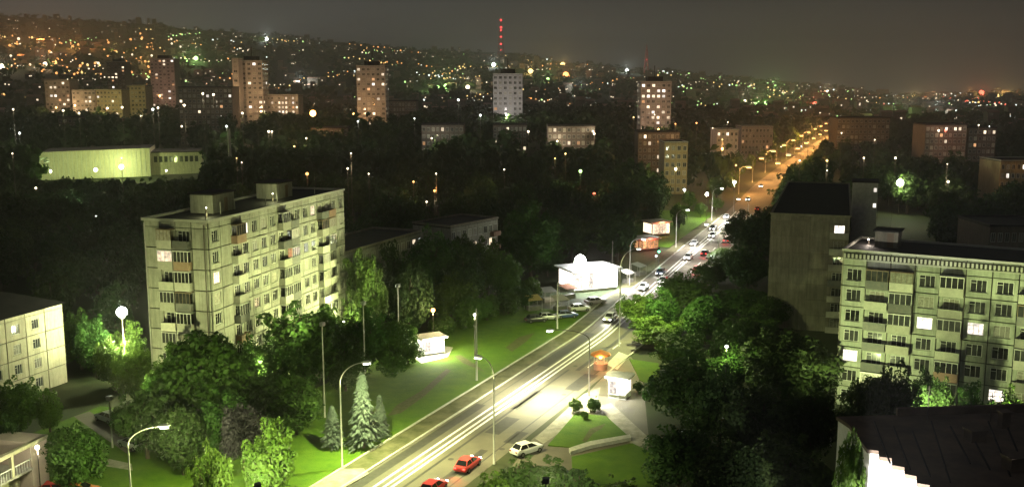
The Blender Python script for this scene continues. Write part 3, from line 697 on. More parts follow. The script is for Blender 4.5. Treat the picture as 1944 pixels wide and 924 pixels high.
def added_flood(label, x, y, h, watts, col, target, spread=62):
    o = tag(empty('floodlight_or_added_mast', (x, y, 0)), label, 'floodlight', 'added small shielded floodlights')
    MB().tube([(0, 0, 0), (0, 0, h)], [.12, .07], 8).build('pole', M['pole'], o, smooth=True)
    d = Vector(target) - Vector((x, y, h + .3)); a = math.atan2(d.y, d.x)
    hd = MB().box(-.3, .2, -.3, .3, -.25, .25).build('floodlight_head', M['metal'], o, (0, 0, h + .26), a)
    MB().box(.203, .23, -.26, .26, -.21, .21).build('lens', M['litlamp'], hd)
    bulb(o, (math.cos(a) * .5, math.sin(a) * .5, h + .3), watts, col, spread, d, .2)
# lamps added to wash the blocks' fronts (among trees or below the near roof)
def yard_lamp(label, x, y, h, watts, col=GREENISH, lens='litlamp'):
    return globe_lamp(label, x, y, h, watts, col, lens, .22, 'yard lamps and added lamps at the blocks')
ax = Vector((11.1, 39.2)).normalized(); nr = Vector((ax.y, -ax.x))
for k, (a, d, wv) in enumerate(((4, 4.2, 5200), (17, 4.2, 5200), (31, 4.2, 5200))):  # lamps added close to the wall to light the slab's front
    p = Vector(pA0) + ax * a + nr * d
    yard_lamp(('first', 'second', 'third')[k] + ' added yard lamp along the front of the tall slab, among its trees', p.x, p.y, 5.5, wv)
for (a, wv, lab) in ((2, 13000, 'near'), (15, 15000, 'middle'), (28, 16000, 'far')):  # masts added to brighten the slab's front above the trees
    p = Vector(pA0) + ax * a + nr * 15; q_ = Vector(pA0) + ax * (a + 3)
    added_flood('added floodlight mast between the trees facing the %s third of the tall slab' % lab, p.x, p.y, 12.5, wv, GREENISH, (q_.x, q_.y, 15), 115)
p = Vector(pA0) - ax * 15 - nr * 5; added_flood('added floodlight before the balcony end of the tall slab', p.x, p.y, 6.0, 11000, GREENISH, (pA0[0] - nr.x * 5, pA0[1] - nr.y * 5, 14), 110)  # added to brighten the balcony end
nF_ = Vector((axF.y, -axF.x))
for k, a in enumerate((3.0, 13.0, 23.0)):  # lamps added out of sight to light the toothed block
    p = Vector(pF0) + axF * a + nF_ * 17
    q_ = p - nF_ * 17; added_flood(('first', 'second', 'third')[k] + ' added floodlight before the toothed block, hidden by the brown roof', p.x, p.y, 4.2, 19000, (.86, 1, .42), (q_.x, q_.y, 12), 105)
p = Vector(pB1) + Vector((-9, -13)); yard_lamp('yard lamp in front of the low yellow block', p.x, p.y, 6.0, 1500, (1, .93, .30))
yard_lamp('lamp lighting the cream terrace house', c0[0] + 3.5, c0[1] - 5.0, 7.5, 1800, (1, .92, .6))
p = Vector(pF0) + axF * 2.0 - nF_ * 6; globe_lamp('unseen roof lamp added on the toothed block to light the stair tower', p.x, p.y, .75, 500, (1, .85, .7), 'litlamp', .12, 'yard lamps and added lamps at the blocks', z=zF + 2.0)  # hidden lamp added to brighten the stair tower
for (a, lab) in ((4.5, 'small added roof lamp before the near roof hut of the tall slab'), (22.5, 'small added roof lamp before the far roof hut of the tall slab')):  # lamps added behind the parapet to brighten the huts
    p = Vector(pA0) + ax * a - nr * 3.0; globe_lamp(lab, p.x, p.y, 1.3, 420, (.95, 1, .45), 'litlamp', .08, 'added roof lamps', z=zA + .8)
# lamps added out of view to light the wall, trees and hedge
added_flood('added shielded floodlight out of view, aimed at the whitewashed wall of the near house', gx - 7.0, gy - 21, 13.0, 110000, (1, .97, .90), (gx + 2.0, gy - 4, 11.5), 64)
added_flood('added shielded floodlight out of view, aimed at the two bright young trees', -22.5, 84, 8.5, 42000, (.92, 1, .46), (-25.5, 96, 6), 75)
added_flood('added shielded floodlight out of view, aimed at the hedge by the forecourt', 3.0, 84, 9, 20000, (.95, 1, .5), (4, 99, 3), 90)
x, y = at(1250, 640); arm_lamp('tall mast added to light the roadside trees right of the road', x - 7.5, y - 6, 16.5, 3.0, .4, 42000, (.9, 1, .40), spot=168, headr=.8)  # lamp added above the crowns to brighten them
x, y = at(880, 668); yard_lamp('lamp among the trees right of the kiosk', x + 2, y - 3, 7, 4000, (.92, 1, .45))
x, y = at(1400, 800); yard_lamp('lamp hidden in the dark park right of the forecourt', x, y + 8, 8, 2600, (.85, 1, .4))
x, y = at(1768, 768); yard_lamp('pair of small cold white lamps before the toothed block', x, y, 3.2, 120, COLD, 'litlampw')
# crossing lamps
for (px, py, h, wv, lab) in ((1298, 405, 8, 2000, 'small greenish lamp at the foot of the yellow block'), (1340, 430, 10, 7000, 'green-white lamp over the lawn at the crossing'), (1392, 416, 12, 11000, 'brightest green-white lamp where the avenue turns orange')):
    x, y = at(px, py); globe_lamp(lab, x, y, h, wv, (.98, 1, .66), 'litlampw', .5 if h > 9 else .36, 'lamps at the far crossing', 'poled')
for k, (Yl, off, wv) in enumerate(((212, -7.6, 16000), (238, 7.4, 22000), (262, -7.6, 26000), (290, 7.4, 30000), (316, -7.6, 30000))):  # lamps added to whiten the road where headlight trails run
    x, y = road_pt(Yl, off); d = road_dir(Yl)
    arm_lamp('added lamp %s along the white stretch of the avenue' % ('nearest', 'second', 'third', 'fourth', 'farthest')[k], x, y, 10.5, 2.4, math.atan2(d.y, d.x) + (-PI / 2 if off < 0 else PI / 2), wv, (1, .96, .86), spot=140, lens='litlampw')
for k in range(20):                                    # sodium lamps of the far avenue
    Yl = 392 + k * 23; off = -8.2 if k % 2 == 0 else 8.2
    x, y = road_pt(Yl, off); d = road_dir(Yl)
    arm_lamp('%s orange sodium lamp of the row along the far avenue, counted from the crossing' % ('first second third fourth fifth sixth seventh eighth ninth tenth eleventh twelfth thirteenth fourteenth fifteenth sixteenth seventeenth eighteenth nineteenth twentieth'.split()[k]), x, y, 11, 2.4, math.atan2(d.y, d.x) + (-PI / 2 if off < 0 else PI / 2), (30000 + 2000 * k) * (.75 if off < 0 else .6), SODIUM, spot=164 if off > 0 or k % 4 == 2 else None, lens='litlampo', group='sodium lamps of the far avenue', headr=2.2)
# lamps that light single houses farther off
for (px, py, Yb, dy, hh, wv, col, lab, ln_, r_) in (
    (205, 348, 0, -12, 6, 9000, (.80, 1, .32), 'left flare of the two floodlights before the hall', 'litlampw', .7),
    (252, 344, 0, -12, 6, 9000, (.80, 1, .32), 'right flare of the two floodlights before the hall', 'litlampw', .9),
    (122, 350, 0, -12, 6, 7000, (.80, 1, .40), 'small lamp at the end of the hall', 'litlampw', .4),
    (335, 349, 0, -12, 6, 5000, (.8, 1, .3), 'lamp before the wing of the hall', 'litlamp', .35),
    (432, 0, 626, -26, 17, 34000, (1, .60, .30), 'sodium lamp at the foot of the stepped tower', 'litlampo', .6),
    (520, 0, 640, -24, 15, 22000, (1, .60, .30), 'sodium lamp before the low wing of the stepped tower', 'litlampo', .6),
    (672, 0, 605, -20, 17, 20000, (1, .55, .25), 'warm lamp at the foot of the half-lit tower', 'litlampo', .5),
    (962, 0, 580, -24, 17, 24000, (1, .92, .85), 'white lamp at the foot of the grey tower', 'litlamp', .5),
    (1250, 0, 550, -24, 17, 22000, (1, .62, .42), 'warm lamp at the foot of the pinkish tower', 'litlampo', .5),
    (595, 0, 500, -6, 23, 9000, SODIUM, 'round orange lamp glowing over the trees', 'litlampo', 1.5),
    (205, 0, 690, -20, 18, 20000, (1, .85, .3), 'yellow lamp before the yellow house', 'litlamp', .5),
    (108, 0, 712, -22, 18, 22000, (1, .60, .30), 'orange lamp before the far left block', 'litlampo', .6),
    (305, 0, 845, -22, 24, 20000, (1, .50, .34), 'reddish lamp before the hazy pink tower', 'litlampo', .8),
    (1284, 0, 385, -14, 12, 6500, (1, .86, .3), 'lamp washing the yellow narrow block', 'litlamp', .4),
    (1372, 0, 470, -16, 14, 9000, SODIUM, 'sodium lamp before the orange corner block', 'litlampo', .5),
    (1712, 0, 330, 0, 11, 9000, (.9, 1, .5), 'green-white flare among the dark trees at the right', 'litlampw', 1.1),
    (1930, 0, 326, -8, 7, 2500, SODIUM, 'lamp under the orange-lit eaves', 'litlampo', .3)):
    if Yb == 0: x, y = at(px, py); y += dy
    else: y = Yb + dy; x = xat(px, y, 20)
    globe_lamp(lab, x, y, hh, wv, col, ln_, r_, 'lamps among the far houses')

# ------------------------------------------------------------------ kiosks, pavilion, signals
def kiosk(name, label, cat, x, y, rz, w_, d_, h_, wall, glaz, over=.5, roofm='concrete', light=None):
    o = tag(empty(name, (x, y, 0), rz), label, cat)
    MB().box(-w_ / 2, w_ / 2, -d_ / 2, d_ / 2, 0.02, h_).build('wall', M[wall], o)
    MB().box(-w_ / 2 - over, w_ / 2 + over, -d_ / 2 - over, d_ / 2 + over, h_ + .003, h_ + .28).build('roof', M[roofm], o)
    n_ = max(2, int(w_ / 1.1))
    for i in range(n_):
        xx = -w_ / 2 + .12 + i * (w_ - .24) / n_
        p = MB().box(xx + .05, xx + (w_ - .24) / n_ - .05, -d_ / 2 - .06, -d_ / 2 - .003, .8, h_ - .35).build('shop_window', M[glaz], o)
        MB().box(xx, xx + .05, -d_ / 2 - .09, -d_ / 2 - .003, .7, h_ - .3).build('mullion', M['frame'], p)
    MB().box(-w_ / 2, w_ / 2, -d_ / 2 - .25, -d_ / 2 - .003, .62, .7).build('counter', M['concrete'], o)
    for sx in (-1, 1):
        MB().box(sx * w_ / 2 + (.003 if sx > 0 else -.06), sx * w_ / 2 + (.06 if sx > 0 else -.003), -d_ / 2 + .2, d_ / 2 - .2, .9, h_ - .4).build('side_window', M[glaz], o)
    if light: bulb(o, (0, -d_ / 2 - 1.3, h_ - .2), *light)
    return o
x, y = at(818, 672); kiosk('kiosk', 'small brightly lit white kiosk on the lawn under the globe lamp', 'kiosk', x, y, .5, 3.6, 2.6, 2.9, 'white', 'litw', light=(6000, (1, .92, .78)))
sheet('kiosk_apron', [(770, 668), (800, 650), (860, 660), (850, 678), (800, 690)], .10, M['concrete'], 0)
x, y = at(1176, 752); kiosk('kiosk', 'white kiosk with cold light on the forecourt edge', 'kiosk', x, y, -.4, 2.6, 2.4, 2.9, 'white', 'litw', light=(1500, (.95, 1, .95)))
x, y = at(1140, 700)
o = tag(empty('round_stall', (x, y, 0)), 'round orange-lit stall at the end of the forecourt', 'stall')
m = MB().tube([(0, 0, .02), (0, 0, 1.0)], 1.1, 14); m.build('counter', M['balcr'], o)
MB().tube([(0, 0, 2.3), (0, 0, 2.5), (0, 0, 3.1)], [1.6, 1.5, .1], 14).build('canopy', mat('orangecloth', (.62, .24, .07), rough=.8), o)
for k in range(6):
    a = k * PI / 3; MB().tube([(math.cos(a), math.sin(a), 1.0), (math.cos(a), math.sin(a), 2.3)], .04, 6).build('post', M['pole'], o)
MB().ball((0, 0, 1.9), .28, 0, 10, 6).build('lamp', M['litlampo'], o); bulb(o, (-.2, -1.9, 2.4), 700, (1, .5, .18)); bulb(o, (1.8, .6, 2.2), 500, (1, .5, .18))
# white pavilion, overlit
x, y = at(1128, 556)
Pv = kiosk('pavilion', 'glaring white glass pavilion beside the road bend', 'pavilion', x - 1, y + 5, .42, 10.5, 7, 4.6, 'white', 'litw', over=.8, roofm='white', light=(9000, (1, 1, .97)))
MB().ball((-3.8, -3.6, 6.6), 1.25, 0, 18, 12, 1.25).build('light_globe', M['litlampw'], Pv, smooth=True)
MB().tube([(-3.8, -3.6, 4.5), (-3.8, -3.6, 5.6)], .16, 8).build('globe_post', M['pole'], Pv)
bulb(Pv, (-3.2, -6.0, 6.5), 16000, (.95, .98, 1), 150, (.1, .3, -1)); bulb(Pv, (5.5, -5.2, 4.4), 14000, (1, 1, .95), 150, (-.1, .3, -1)); bulb(Pv, (1.5, .5, 8.5), 9000, (.95, .98, 1), 150, (0, 0, -1))
sheet('forecourt', [(1030, 612), (1150, 560), (1200, 540), (1190, 575), (1090, 630)], .03, M['pave'])
# market stalls
for k, (px, py, c) in enumerate(((1012, 588, (.55, .42, .18)), (1040, 572, (.30, .30, .28)), (1062, 588, (.5, .48, .42)), (1078, 566, (.45, .20, .12)), (1190, 536, (.5, .5, .45)), (1212, 522, (.40, .42, .40)))):
    x, y = at(px, py); o = tag(empty('market_stall', (x, y, 0), .4 + .1 * k), ('ochre', 'grey', 'cream', 'rust-red', 'pale', 'grey-green')[k] + ' market stall awning near the white pavilion', 'stall', 'market stalls by the pavilion')
    am = mat('awning', c, rough=.8)
    MB().face([(-1.5, -1.3, 2.2), (1.5, -1.3, 2.2), (1.5, 1.2, 2.8), (-1.5, 1.2, 2.8)]).face([(-1.5, -1.3, 2.12), (-1.5, 1.2, 2.72), (1.5, 1.2, 2.72), (1.5, -1.3, 2.12)]).build('awning', am, o)
    MB().box(-1.3, 1.3, -.9, .3, 0, .9).build('counter', M['balcd'], o)
    for sx in (-1.4, 1.4):
        MB().tube([(sx, -1.2, 0), (sx, -1.2, 2.13)], .04, 6).build('post', M['pole'], o); MB().tube([(sx, 1.1, 0), (sx, 1.1, 2.68)], .04, 6).build('post', M['pole'], o)
    if k in (1, 4): bulb(o, (0, -1.9, 1.9), 260, (1, .85, .6))
# traffic signal with green lamp and red neon eatery
x, y = at(1250, 505); o = tag(empty('traffic_light', (x, y, 0)), 'traffic light showing green left of the white stretch', 'traffic light')
MB().tube([(0, 0, 0), (0, 0, 3.4)], .08, 8).build('pole', M['poled'], o)
hd = MB().box(-.25, .25, -.2, .2, 3.4, 4.5).build('signal_head', M['rubber'], o)
for k, mm in enumerate((glow('greenlight', (.15, 1, .5), 9), M['rubber'], M['rubber'])): MB().tube([(0, -.32, 3.62 + k * .34), (0, -.205, 3.62 + k * .34)], .26 if k == 0 else .13, 10).build('signal_lens', mm, hd)
bulb(o, (0, -.9, 3.6), 120, (.15, 1, .5))
x, y = at(1222, 474); kiosk('eatery', 'little eatery with red neon eaves left of the green signal', 'eatery', x, y, .4, 6, 5, 3.2, 'balcr', 'lito', light=(900, (1, .16, .10)))
x, y = at(1246, 446); kiosk('eatery', 'reddish lit eatery partly behind trees above the green signal', 'eatery', x, y, .4, 6, 5, 4.0, 'balcr', 'lit', light=(800, (1, .3, .15)))

# ------------------------------------------------------------------ cars
def car_meshes():
    S = {}
    m = MB(); st = [(-2.12, .72, .42, .70), (-2.05, .80, .30, .84), (-1.3, .84, .24, .90), (0, .85, .22, .92), (1.0, .85, .24, .92), (1.75, .82, .26, .80), (2.08, .74, .34, .70), (2.16, .64, .42, .60)]
    secs = []
    for (x, hw, zl, zb) in st:
        half = [(hw * .86, zl), (hw, zl + .13), (hw, zb - .16), (hw * .90, zb)]
        secs.append([(x, a, z) for a, z in half] + [(x, -a, z) for a, z in reversed(half)])
    n = len(m.v)
    for s_ in secs: m.v += s_
    for i in range(len(secs) - 1):
        for j in range(8):
            k = (j + 1) % 8; m.f.append((n + i * 8 + j, n + (i + 1) * 8 + j, n + (i + 1) * 8 + k, n + i * 8 + k)); m.m.append(0)
    m.f.append(tuple(n + j for j in range(8))); m.m.append(0); m.f.append(tuple(n + (len(secs) - 1) * 8 + j for j in reversed(range(8)))); m.m.append(0)
    lo = [(-1.75, .76), (1.15, .76)]; up = [(-1.25, .60), (.30, .60)]; zb, zt = .90, 1.42
    b = [(-1.75, -.76, zb), (1.15, -.76, zb), (1.15, .76, zb), (-1.75, .76, zb)]; t = [(-1.28, -.58, zt), (.25, -.60, zt), (.25, .60, zt), (-1.28, .58, zt)]
    m.face(t); 
    for i in range(4): m.face([b[i], b[(i + 1) % 4], t[(i + 1) % 4], t[i]])
    S['body'] = m.mesh('car_body', M['white'])
    g_ = MB()
    def inset(q, f=.12, off=.012):
        q = [Vector(v) for v in q]; c = sum(q, Vector()) / 4; nn = (q[1] - q[0]).cross(q[3] - q[0]).normalized()
        g_.face([tuple(c + (v - c) * (1 - f) + nn * off) for v in q])
    for i in range(4):
        A_, B_, C_, D_ = b[i], b[(i + 1) % 4], t[(i + 1) % 4], t[i]
        if i in (0, 2):
            A_, B_, C_, D_ = map(Vector, (A_, B_, C_, D_)); mA = (A_ + B_) / 2; mD = (D_ + C_) / 2
            inset((A_, mA, mD, D_)); inset((mA, B_, C_, mD))
        else: inset((A_, B_, C_, D_))
    S['glass'] = g_.mesh('car_glazing', M['carglass'])
    S['tyre'] = MB().tube([(0, -.10, 0), (0, .10, 0)], .31, 14).mesh('car_tyre', M['rubber'])
    S['rim'] = MB().tube([(0, -.115, 0), (0, .115, 0)], .19, 10).mesh('car_rim', M['metal'])
    S['head'] = MB().box(2.0, 2.17, -.15, .15, .55, .70).mesh('car_headlight', M['headlamp'])
    S['tail'] = MB().box(-2.16, -2.03, -.14, .14, .62, .78).mesh('car_taillight', M['taillamp'])
    S['off'] = MB().box(2.0, 2.17, -.15, .15, .55, .70).mesh('car_headlight_off', M['metal'])
    S['toff'] = MB().box(-2.16, -2.03, -.14, .14, .62, .78).mesh('car_taillight_off', mat('taildark', (.20, .02, .02), rough=.3))
    return S
CS = car_meshes(); _paint = {}
def car(label, x, y, rz, col, lights=True, group=None, beam=0, tailbeam=0, z=.021):
    o = tag(empty('car', (x, y, z), rz), label, 'car', group)
    if col not in _paint: _paint[col] = mat('carpaint', col, rough=.28, spec=.6)
    put('body', CS['body'], o, mat=_paint[col]); put('glazing', CS['glass'], o)
    for xx in (-1.32, 1.32):
        for yy in (-.76, .76):
            t = put('wheel', CS['tyre'], o, (xx, yy, .31)); put('rim', CS['rim'], t)
    for yy in (-.55, .55):
        put('headlight', CS['head' if lights else 'off'], o, (0, yy, 0)); put('taillight', CS['tail' if lights else 'toff'], o, (0, yy, 0))
    if beam: bulb(o, (2.4, 0, .75), beam, (1, .96, .9), 95, (1, 0, -.10), .2)
    if tailbeam: bulb(o, (-2.6, 0, .8), tailbeam, (1, .06, .04), 140, (-1, 0, -.25), .2)
    return o
def road_car(label, Y, off, away, col, **k):
    x, y = road_pt(Y, off); d = road_dir(Y); a = math.atan2(d.y, d.x)
    return car(label, x, y, a if away else a + PI, col, **k)
WHT, SIL, RED, DRK, BLU, GRN = (.72, .72, .70), (.42, .43, .44), (.45, .03, .03), (.03, .03, .035), (.05, .08, .20), (.06, .12, .08)
GR = 'cars on the avenue'
road_car('red car with glowing tail lights nearest on the avenue', 104.5, 3.6, True, RED, group=GR, tailbeam=420)
road_car('red car ahead of the nearest one, about to pass the forecourt', 111.5, 3.9, True, (.52, .05, .05), group=GR, tailbeam=420)
road_car('white oncoming car right of the parked stalls', 181, -3.9, False, WHT, group=GR, beam=900)
road_car('silver oncoming car just before the road bend', 196, -1.6, False, SIL, group=GR, beam=900)
for k, (Y, off, away, c, lab) in enumerate(((209, -3.8, False, WHT, 'first car of the oncoming queue on the white stretch'), (217, -1.3, False, SIL, 'second car of the oncoming queue, on the inner lane'), (226, -3.8, False, BLU, 'blue third car of the oncoming queue'),
        (247, -1.4, False, WHT, 'white car in the gap of the oncoming queue'), (268, -3.8, False, SIL, 'silver car halfway up the white stretch'), (283, -1.5, False, WHT, 'white car on the inner lane of the upper white stretch'), (296, -3.7, False, DRK, 'dark oncoming car on the upper white stretch'), (309, -1.4, False, WHT, 'white car near the top of the white stretch'), (322, -3.8, False, SIL, 'silver car at the top of the white stretch'),
        (232, 3.6, True, RED, 'red car driving away along the white stretch'), (254, 1.6, True, DRK, 'dark car driving away along the white stretch'), (276, 3.7, True, SIL, 'silver car driving away before the crossing'), (345, 3.6, True, RED, 'red car entering the orange stretch'), (372, -2.5, False, WHT, 'oncoming car at the start of the orange stretch'), (420, -2.2, False, SIL, 'oncoming car farther up the orange stretch'), (470, 2.2, True, DRK, 'dark car far up the orange stretch'))):
    road_car(lab, Y, off, away, c, group=GR, beam=700 if (not away and Y < 330) else 0, tailbeam=260 if away and Y < 300 else 0)
for k, (px, py, rz, c, lab) in enumerate(((205, 792, 2.5, WHT, 'white car parked in the lit yard beside the tall slab'), (252, 842, 2.5, SIL, 'silver car in the yard below the white one'), (1000, 852, .7, WHT, 'white car parked behind the hedge by the forecourt'),
        (1018, 606, .3, DRK, 'dark car parked at the lawn corner below the stalls'), (1040, 602, .3, SIL, 'silver car parked beside the dark one below the stalls'), (1075, 598, .3, BLU, 'blue car parked below the white pavilion'), (1100, 585, .3, WHT, 'white car parked right under the white pavilion'), (1130, 572, .4, (.30, .26, .34), 'violet-grey car parked nearest the road by the pavilion'),
        (110, 930, .1, RED, 'red car roof at the lower-left edge'), (150, 932, .1, (.55, .16, .05), 'orange-red car beside the red one at the lower-left edge'), (530, 745, 1.0, SIL, 'silver car half hidden under the trees before the slab'), (565, 738, 1.0, WHT, 'white car half hidden under the trees before the slab'))):
    x, y = at(px, py, .5); car(lab, x, y, rz, c, lights=False, group='parked cars', z=.03)

# ------------------------------------------------------------------ masts on the skyline
def far_mast(label, px, pytop, pybase, Y, wid, lit):
    z1 = hgt(px, pytop, Y); x = xat(px, Y, z1); z0 = gz(x, Y); o = tag(empty('lattice_mast', (x, Y, z0)), label, 'mast'); H = z1 - z0
    rm = mat('mastpaint', (.45, .05, .05), rough=.6)
    for sx, sy in ((-1, -1), (1, -1), (1, 1), (-1, 1)): MB().tube([(sx * wid, sy * wid, 0), (sx * wid * .25, sy * wid * .25, H * .8), (0, 0, H)], [.8, .6, .4], 5).build('leg', rm, o)
    for k in range(8):
        t = k / 8; q = wid * (1 - .94 * t * .8 / .8) * 1.0; q = wid * (1 - .9 * t); z = H * t * .95 + 1; t2 = (k + 1) / 8; q2 = wid * (1 - .9 * t2); z2 = H * t2 * .95 + 1
        MB().tube([(-q, -q, z), (q2, -q2, z2)], .45, 4).tube([(q, -q, z), (-q2, -q2, z2)], .45, 4).build('brace', rm, o)
    for t, s_ in lit: MB().ball((0, -2.5, H * t), s_, 0, 8, 5).build('beacon', M['beacon'], o)
M['beacon'] = glow('beacon', (1, .08, .08), 2.6)
far_mast('red lattice broadcasting mast with red beacons on the skyline', 951, 38, 100, 2700, 9, ((.99, 3.2), (.80, 3.5), (.72, 3.0), (.55, 3.2), (.36, 3.0), (.2, 2.6)))
far_mast('faint red mast in the haze at the left skyline', 320, 62, 100, 2950, 8, ((.98, 1.8), (.6, 1.8)))
far_mast('faint thin mast right of the centre skyline', 1228, 84, 132, 2600, 6, ((.5, 1.3),))
x = xat(435, 430, 20); o = tag(empty('chimney_stack', (x, 430, 0)), 'thin pale chimney among dark trees before the stepped tower', 'chimney')
MB().tube([(0, 0, 0), (0, 0, 24)], [.9, .6], 12).build('shaft', M['concrete'], o); MB().tube([(0, 0, 24), (0, 0, 24.5)], .75, 12).build('rim', M['balcd'], o)

# ------------------------------------------------------------------ trees
def crown_mesh(name, seed, nleaf, leaf, lobes, m, core=.55):
    """leafy crown of unit radius and unit half height, made of leaf clumps round many lobes"""
    r = random.Random(seed); L = []
    for i in range(lobes):
        while True:
            p = Vector((r.uniform(-1, 1), r.uniform(-1, 1), r.uniform(-1, 1)))
            if p.length < 1: break
        p *= .74; p.z = p.z * 1.02 - .06
        rad = r.uniform(.22, .44) * (1.0 if p.z < .35 else .8)
        L.append((p, rad))
    for i in range(lobes // 2):                        # sprays that break the outline
        d = Vector((r.gauss(0, 1), r.gauss(0, 1), r.gauss(0, .9) + .2)).normalized(); L.append((d * r.uniform(.78, 1.0), r.uniform(.10, .19)))
    for k in range(6): L.append((Vector((math.cos(k * 1.05) * .35, math.sin(k * 1.05) * .35, r.uniform(-.4, .4))), .45))
    wts = [q[1] ** 2 for q in L]; v = []; f = []
    picks = r.choices(L, wts, k=nleaf)
    for (c, rad) in picks:
        d = Vector((r.gauss(0, 1), r.gauss(0, 1), r.gauss(0, 1) + .25)).normalized()
        p = c + d * rad * (1 - .35 * r.random() ** 2)
        nn = (d + Vector((r.gauss(0, .6), r.gauss(0, .6), r.gauss(0, .6) + .25))).normalized()
        a = nn.cross(Vector((r.gauss(0, 1), r.gauss(0, 1), r.gauss(0, 1)))).normalized(); b = nn.cross(a)
        s1 = leaf * r.uniform(.45, 1.5); s2 = s1 * r.uniform(.5, .9); n = len(v)
        v += [tuple(p - a * s1), tuple(p + b * s2 * .8 - a * s1 * .1), tuple(p + a * s1), tuple(p - b * s2 * .8 - a * s1 * .1)]; f.append((n, n + 1, n + 2, n + 3))
    me = bpy.data.meshes.new(name); me.from_pydata(v, [], f); me.materials.append(m); me.update(); return me
def trunk_mesh(name, seed):
    """unit height; limbs spread into the crown"""
    r = random.Random(seed); m = MB(); m.tube([(0, 0, -.02), (.004, .002, .12), (.01, -.01, .45), (0, .01, .8)], [.034, .026, .02, .008], 8)
    for k in range(7):
        a = k * 2.4 + r.uniform(-.4, .4); z = r.uniform(.28, .6); q = r.uniform(.16, .30)
        m.tube([(0, 0, z), (math.cos(a) * q * .5, math.sin(a) * q * .5, z + .10), (math.cos(a) * q, math.sin(a) * q, z + .24)], [.012, .008, .003], 5)
    return m.mesh(name, M['bark'], True)
def spruce_mesh(name, seed, n=2600):
    r = random.Random(seed); v = []; f = []
    for i in range(n):
        t = r.random() ** .75; tier = math.floor(t * 11) / 11; fr = t * 11 - math.floor(t * 11)
        rad = (1 - tier * .97) * (1 - .45 * fr) * r.uniform(.35, 1.0) ** .5; a = r.uniform(0, 2 * PI)
        rad *= .8 + .2 * math.sin(a * 5 + tier * 40)
        p = Vector((math.cos(a) * rad, math.sin(a) * rad, t + .03 * r.uniform(-1, 1)))
        d = Vector((math.cos(a), math.sin(a), -.35)).normalized(); b = Vector((-math.sin(a), math.cos(a), r.uniform(-.5, .5)))
        s1 = .15 * r.uniform(.6, 1.3); s2 = .05 * r.uniform(.6, 1.3); n0 = len(v); dz = Vector((1, 1, .45))
        v += [tuple(p + q * dz) for q in (-d * s1, b * s2, d * s1, -b * s2)]; f.append((n0, n0 + 1, n0 + 2, n0 + 3))
    me = bpy.data.meshes.new(name); me.from_pydata(v, [], f); me.materials.append(M['needle']); me.update(); return me
NEAR = [crown_mesh('crown_near', s, 9000, .050, 26, M['leaf']) for s in (1, 2, 3, 4)]
MIDC = [crown_mesh('crown_mid', s, 2200, .085, 18, M['leafd']) for s in (11, 12, 13, 14)]
BUSH = [crown_mesh('crown_bush', s, 2600, .085, 12, M['leaf']) for s in (21, 22)]
TRK = [trunk_mesh('trunk', s) for s in (1, 2, 3)]; SPR = [spruce_mesh('needles', s) for s in (5, 6)]
_tn = [0]
def tree(label, x, y, h, rad, base=.22, kind='near', leafm=None, group=None, z=0.0, name='broadleaf_tree', cat='tree'):
    _tn[0] += 1; i = _tn[0]; rr = random.Random(i * 77 + 5)
    o = tag(empty(name, (x, y, z), rr.uniform(0, 6.28)), label, cat, group)
    q = h / max(rad, .1)
    put('trunk', TRK[i % 3], o, scale=(min(h * .95, rad * 2.7), min(h * .95, rad * 2.7), h))
    lib = {'near': NEAR, 'mid': MIDC, 'bush': BUSH}[kind]
    hz = h * (1 - base) / 2
    put('crown', lib[i % len(lib)], o, (0, 0, h - hz), rr.uniform(0, 6.28), (rad * rr.uniform(.92, 1.08), rad * rr.uniform(.92, 1.08), hz * 1.04), leafm)
    return o
def T(label, px, pyt, wpx, Y, base=.22, kind='near', leafm=None, group=None, **k):
    zt = hgt(px, pyt, Y); x = xat(px, Y, zt * .6); rad = wpx / 2 * (Y * CT + (CAM_Z - zt * .6) * ST) / FOCAL
    return tree(label, x, Y, zt, rad, base, kind, leafm, group, **k)
LL, LD, LG = M['leafl'], M['leafd'], M['leaf']
GS = 'street trees before the tall slab'
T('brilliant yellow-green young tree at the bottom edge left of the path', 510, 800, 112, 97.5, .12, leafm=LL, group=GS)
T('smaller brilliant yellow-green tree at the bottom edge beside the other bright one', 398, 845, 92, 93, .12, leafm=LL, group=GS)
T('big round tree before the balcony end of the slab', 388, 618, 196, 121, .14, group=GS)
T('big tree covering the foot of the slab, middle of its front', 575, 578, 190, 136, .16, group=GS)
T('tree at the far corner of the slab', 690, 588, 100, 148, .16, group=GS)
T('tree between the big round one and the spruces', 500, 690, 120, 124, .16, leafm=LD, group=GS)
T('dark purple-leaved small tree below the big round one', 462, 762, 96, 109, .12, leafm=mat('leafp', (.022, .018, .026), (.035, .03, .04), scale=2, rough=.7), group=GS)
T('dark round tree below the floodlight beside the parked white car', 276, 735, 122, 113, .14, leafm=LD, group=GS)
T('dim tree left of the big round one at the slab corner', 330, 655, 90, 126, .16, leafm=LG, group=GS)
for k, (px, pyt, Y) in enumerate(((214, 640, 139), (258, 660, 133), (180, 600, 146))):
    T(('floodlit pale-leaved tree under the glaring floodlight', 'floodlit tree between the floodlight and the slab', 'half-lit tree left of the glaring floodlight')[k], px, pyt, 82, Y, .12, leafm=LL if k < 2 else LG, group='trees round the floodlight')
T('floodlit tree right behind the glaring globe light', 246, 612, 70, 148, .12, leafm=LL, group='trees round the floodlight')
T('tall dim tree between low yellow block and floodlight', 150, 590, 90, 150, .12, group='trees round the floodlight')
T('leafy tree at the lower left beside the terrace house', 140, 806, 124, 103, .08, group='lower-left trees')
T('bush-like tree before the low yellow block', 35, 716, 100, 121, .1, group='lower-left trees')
T('tree growing by the corner of the low yellow block', 92, 740, 56, 122, .1, leafm=LL, group='lower-left trees')
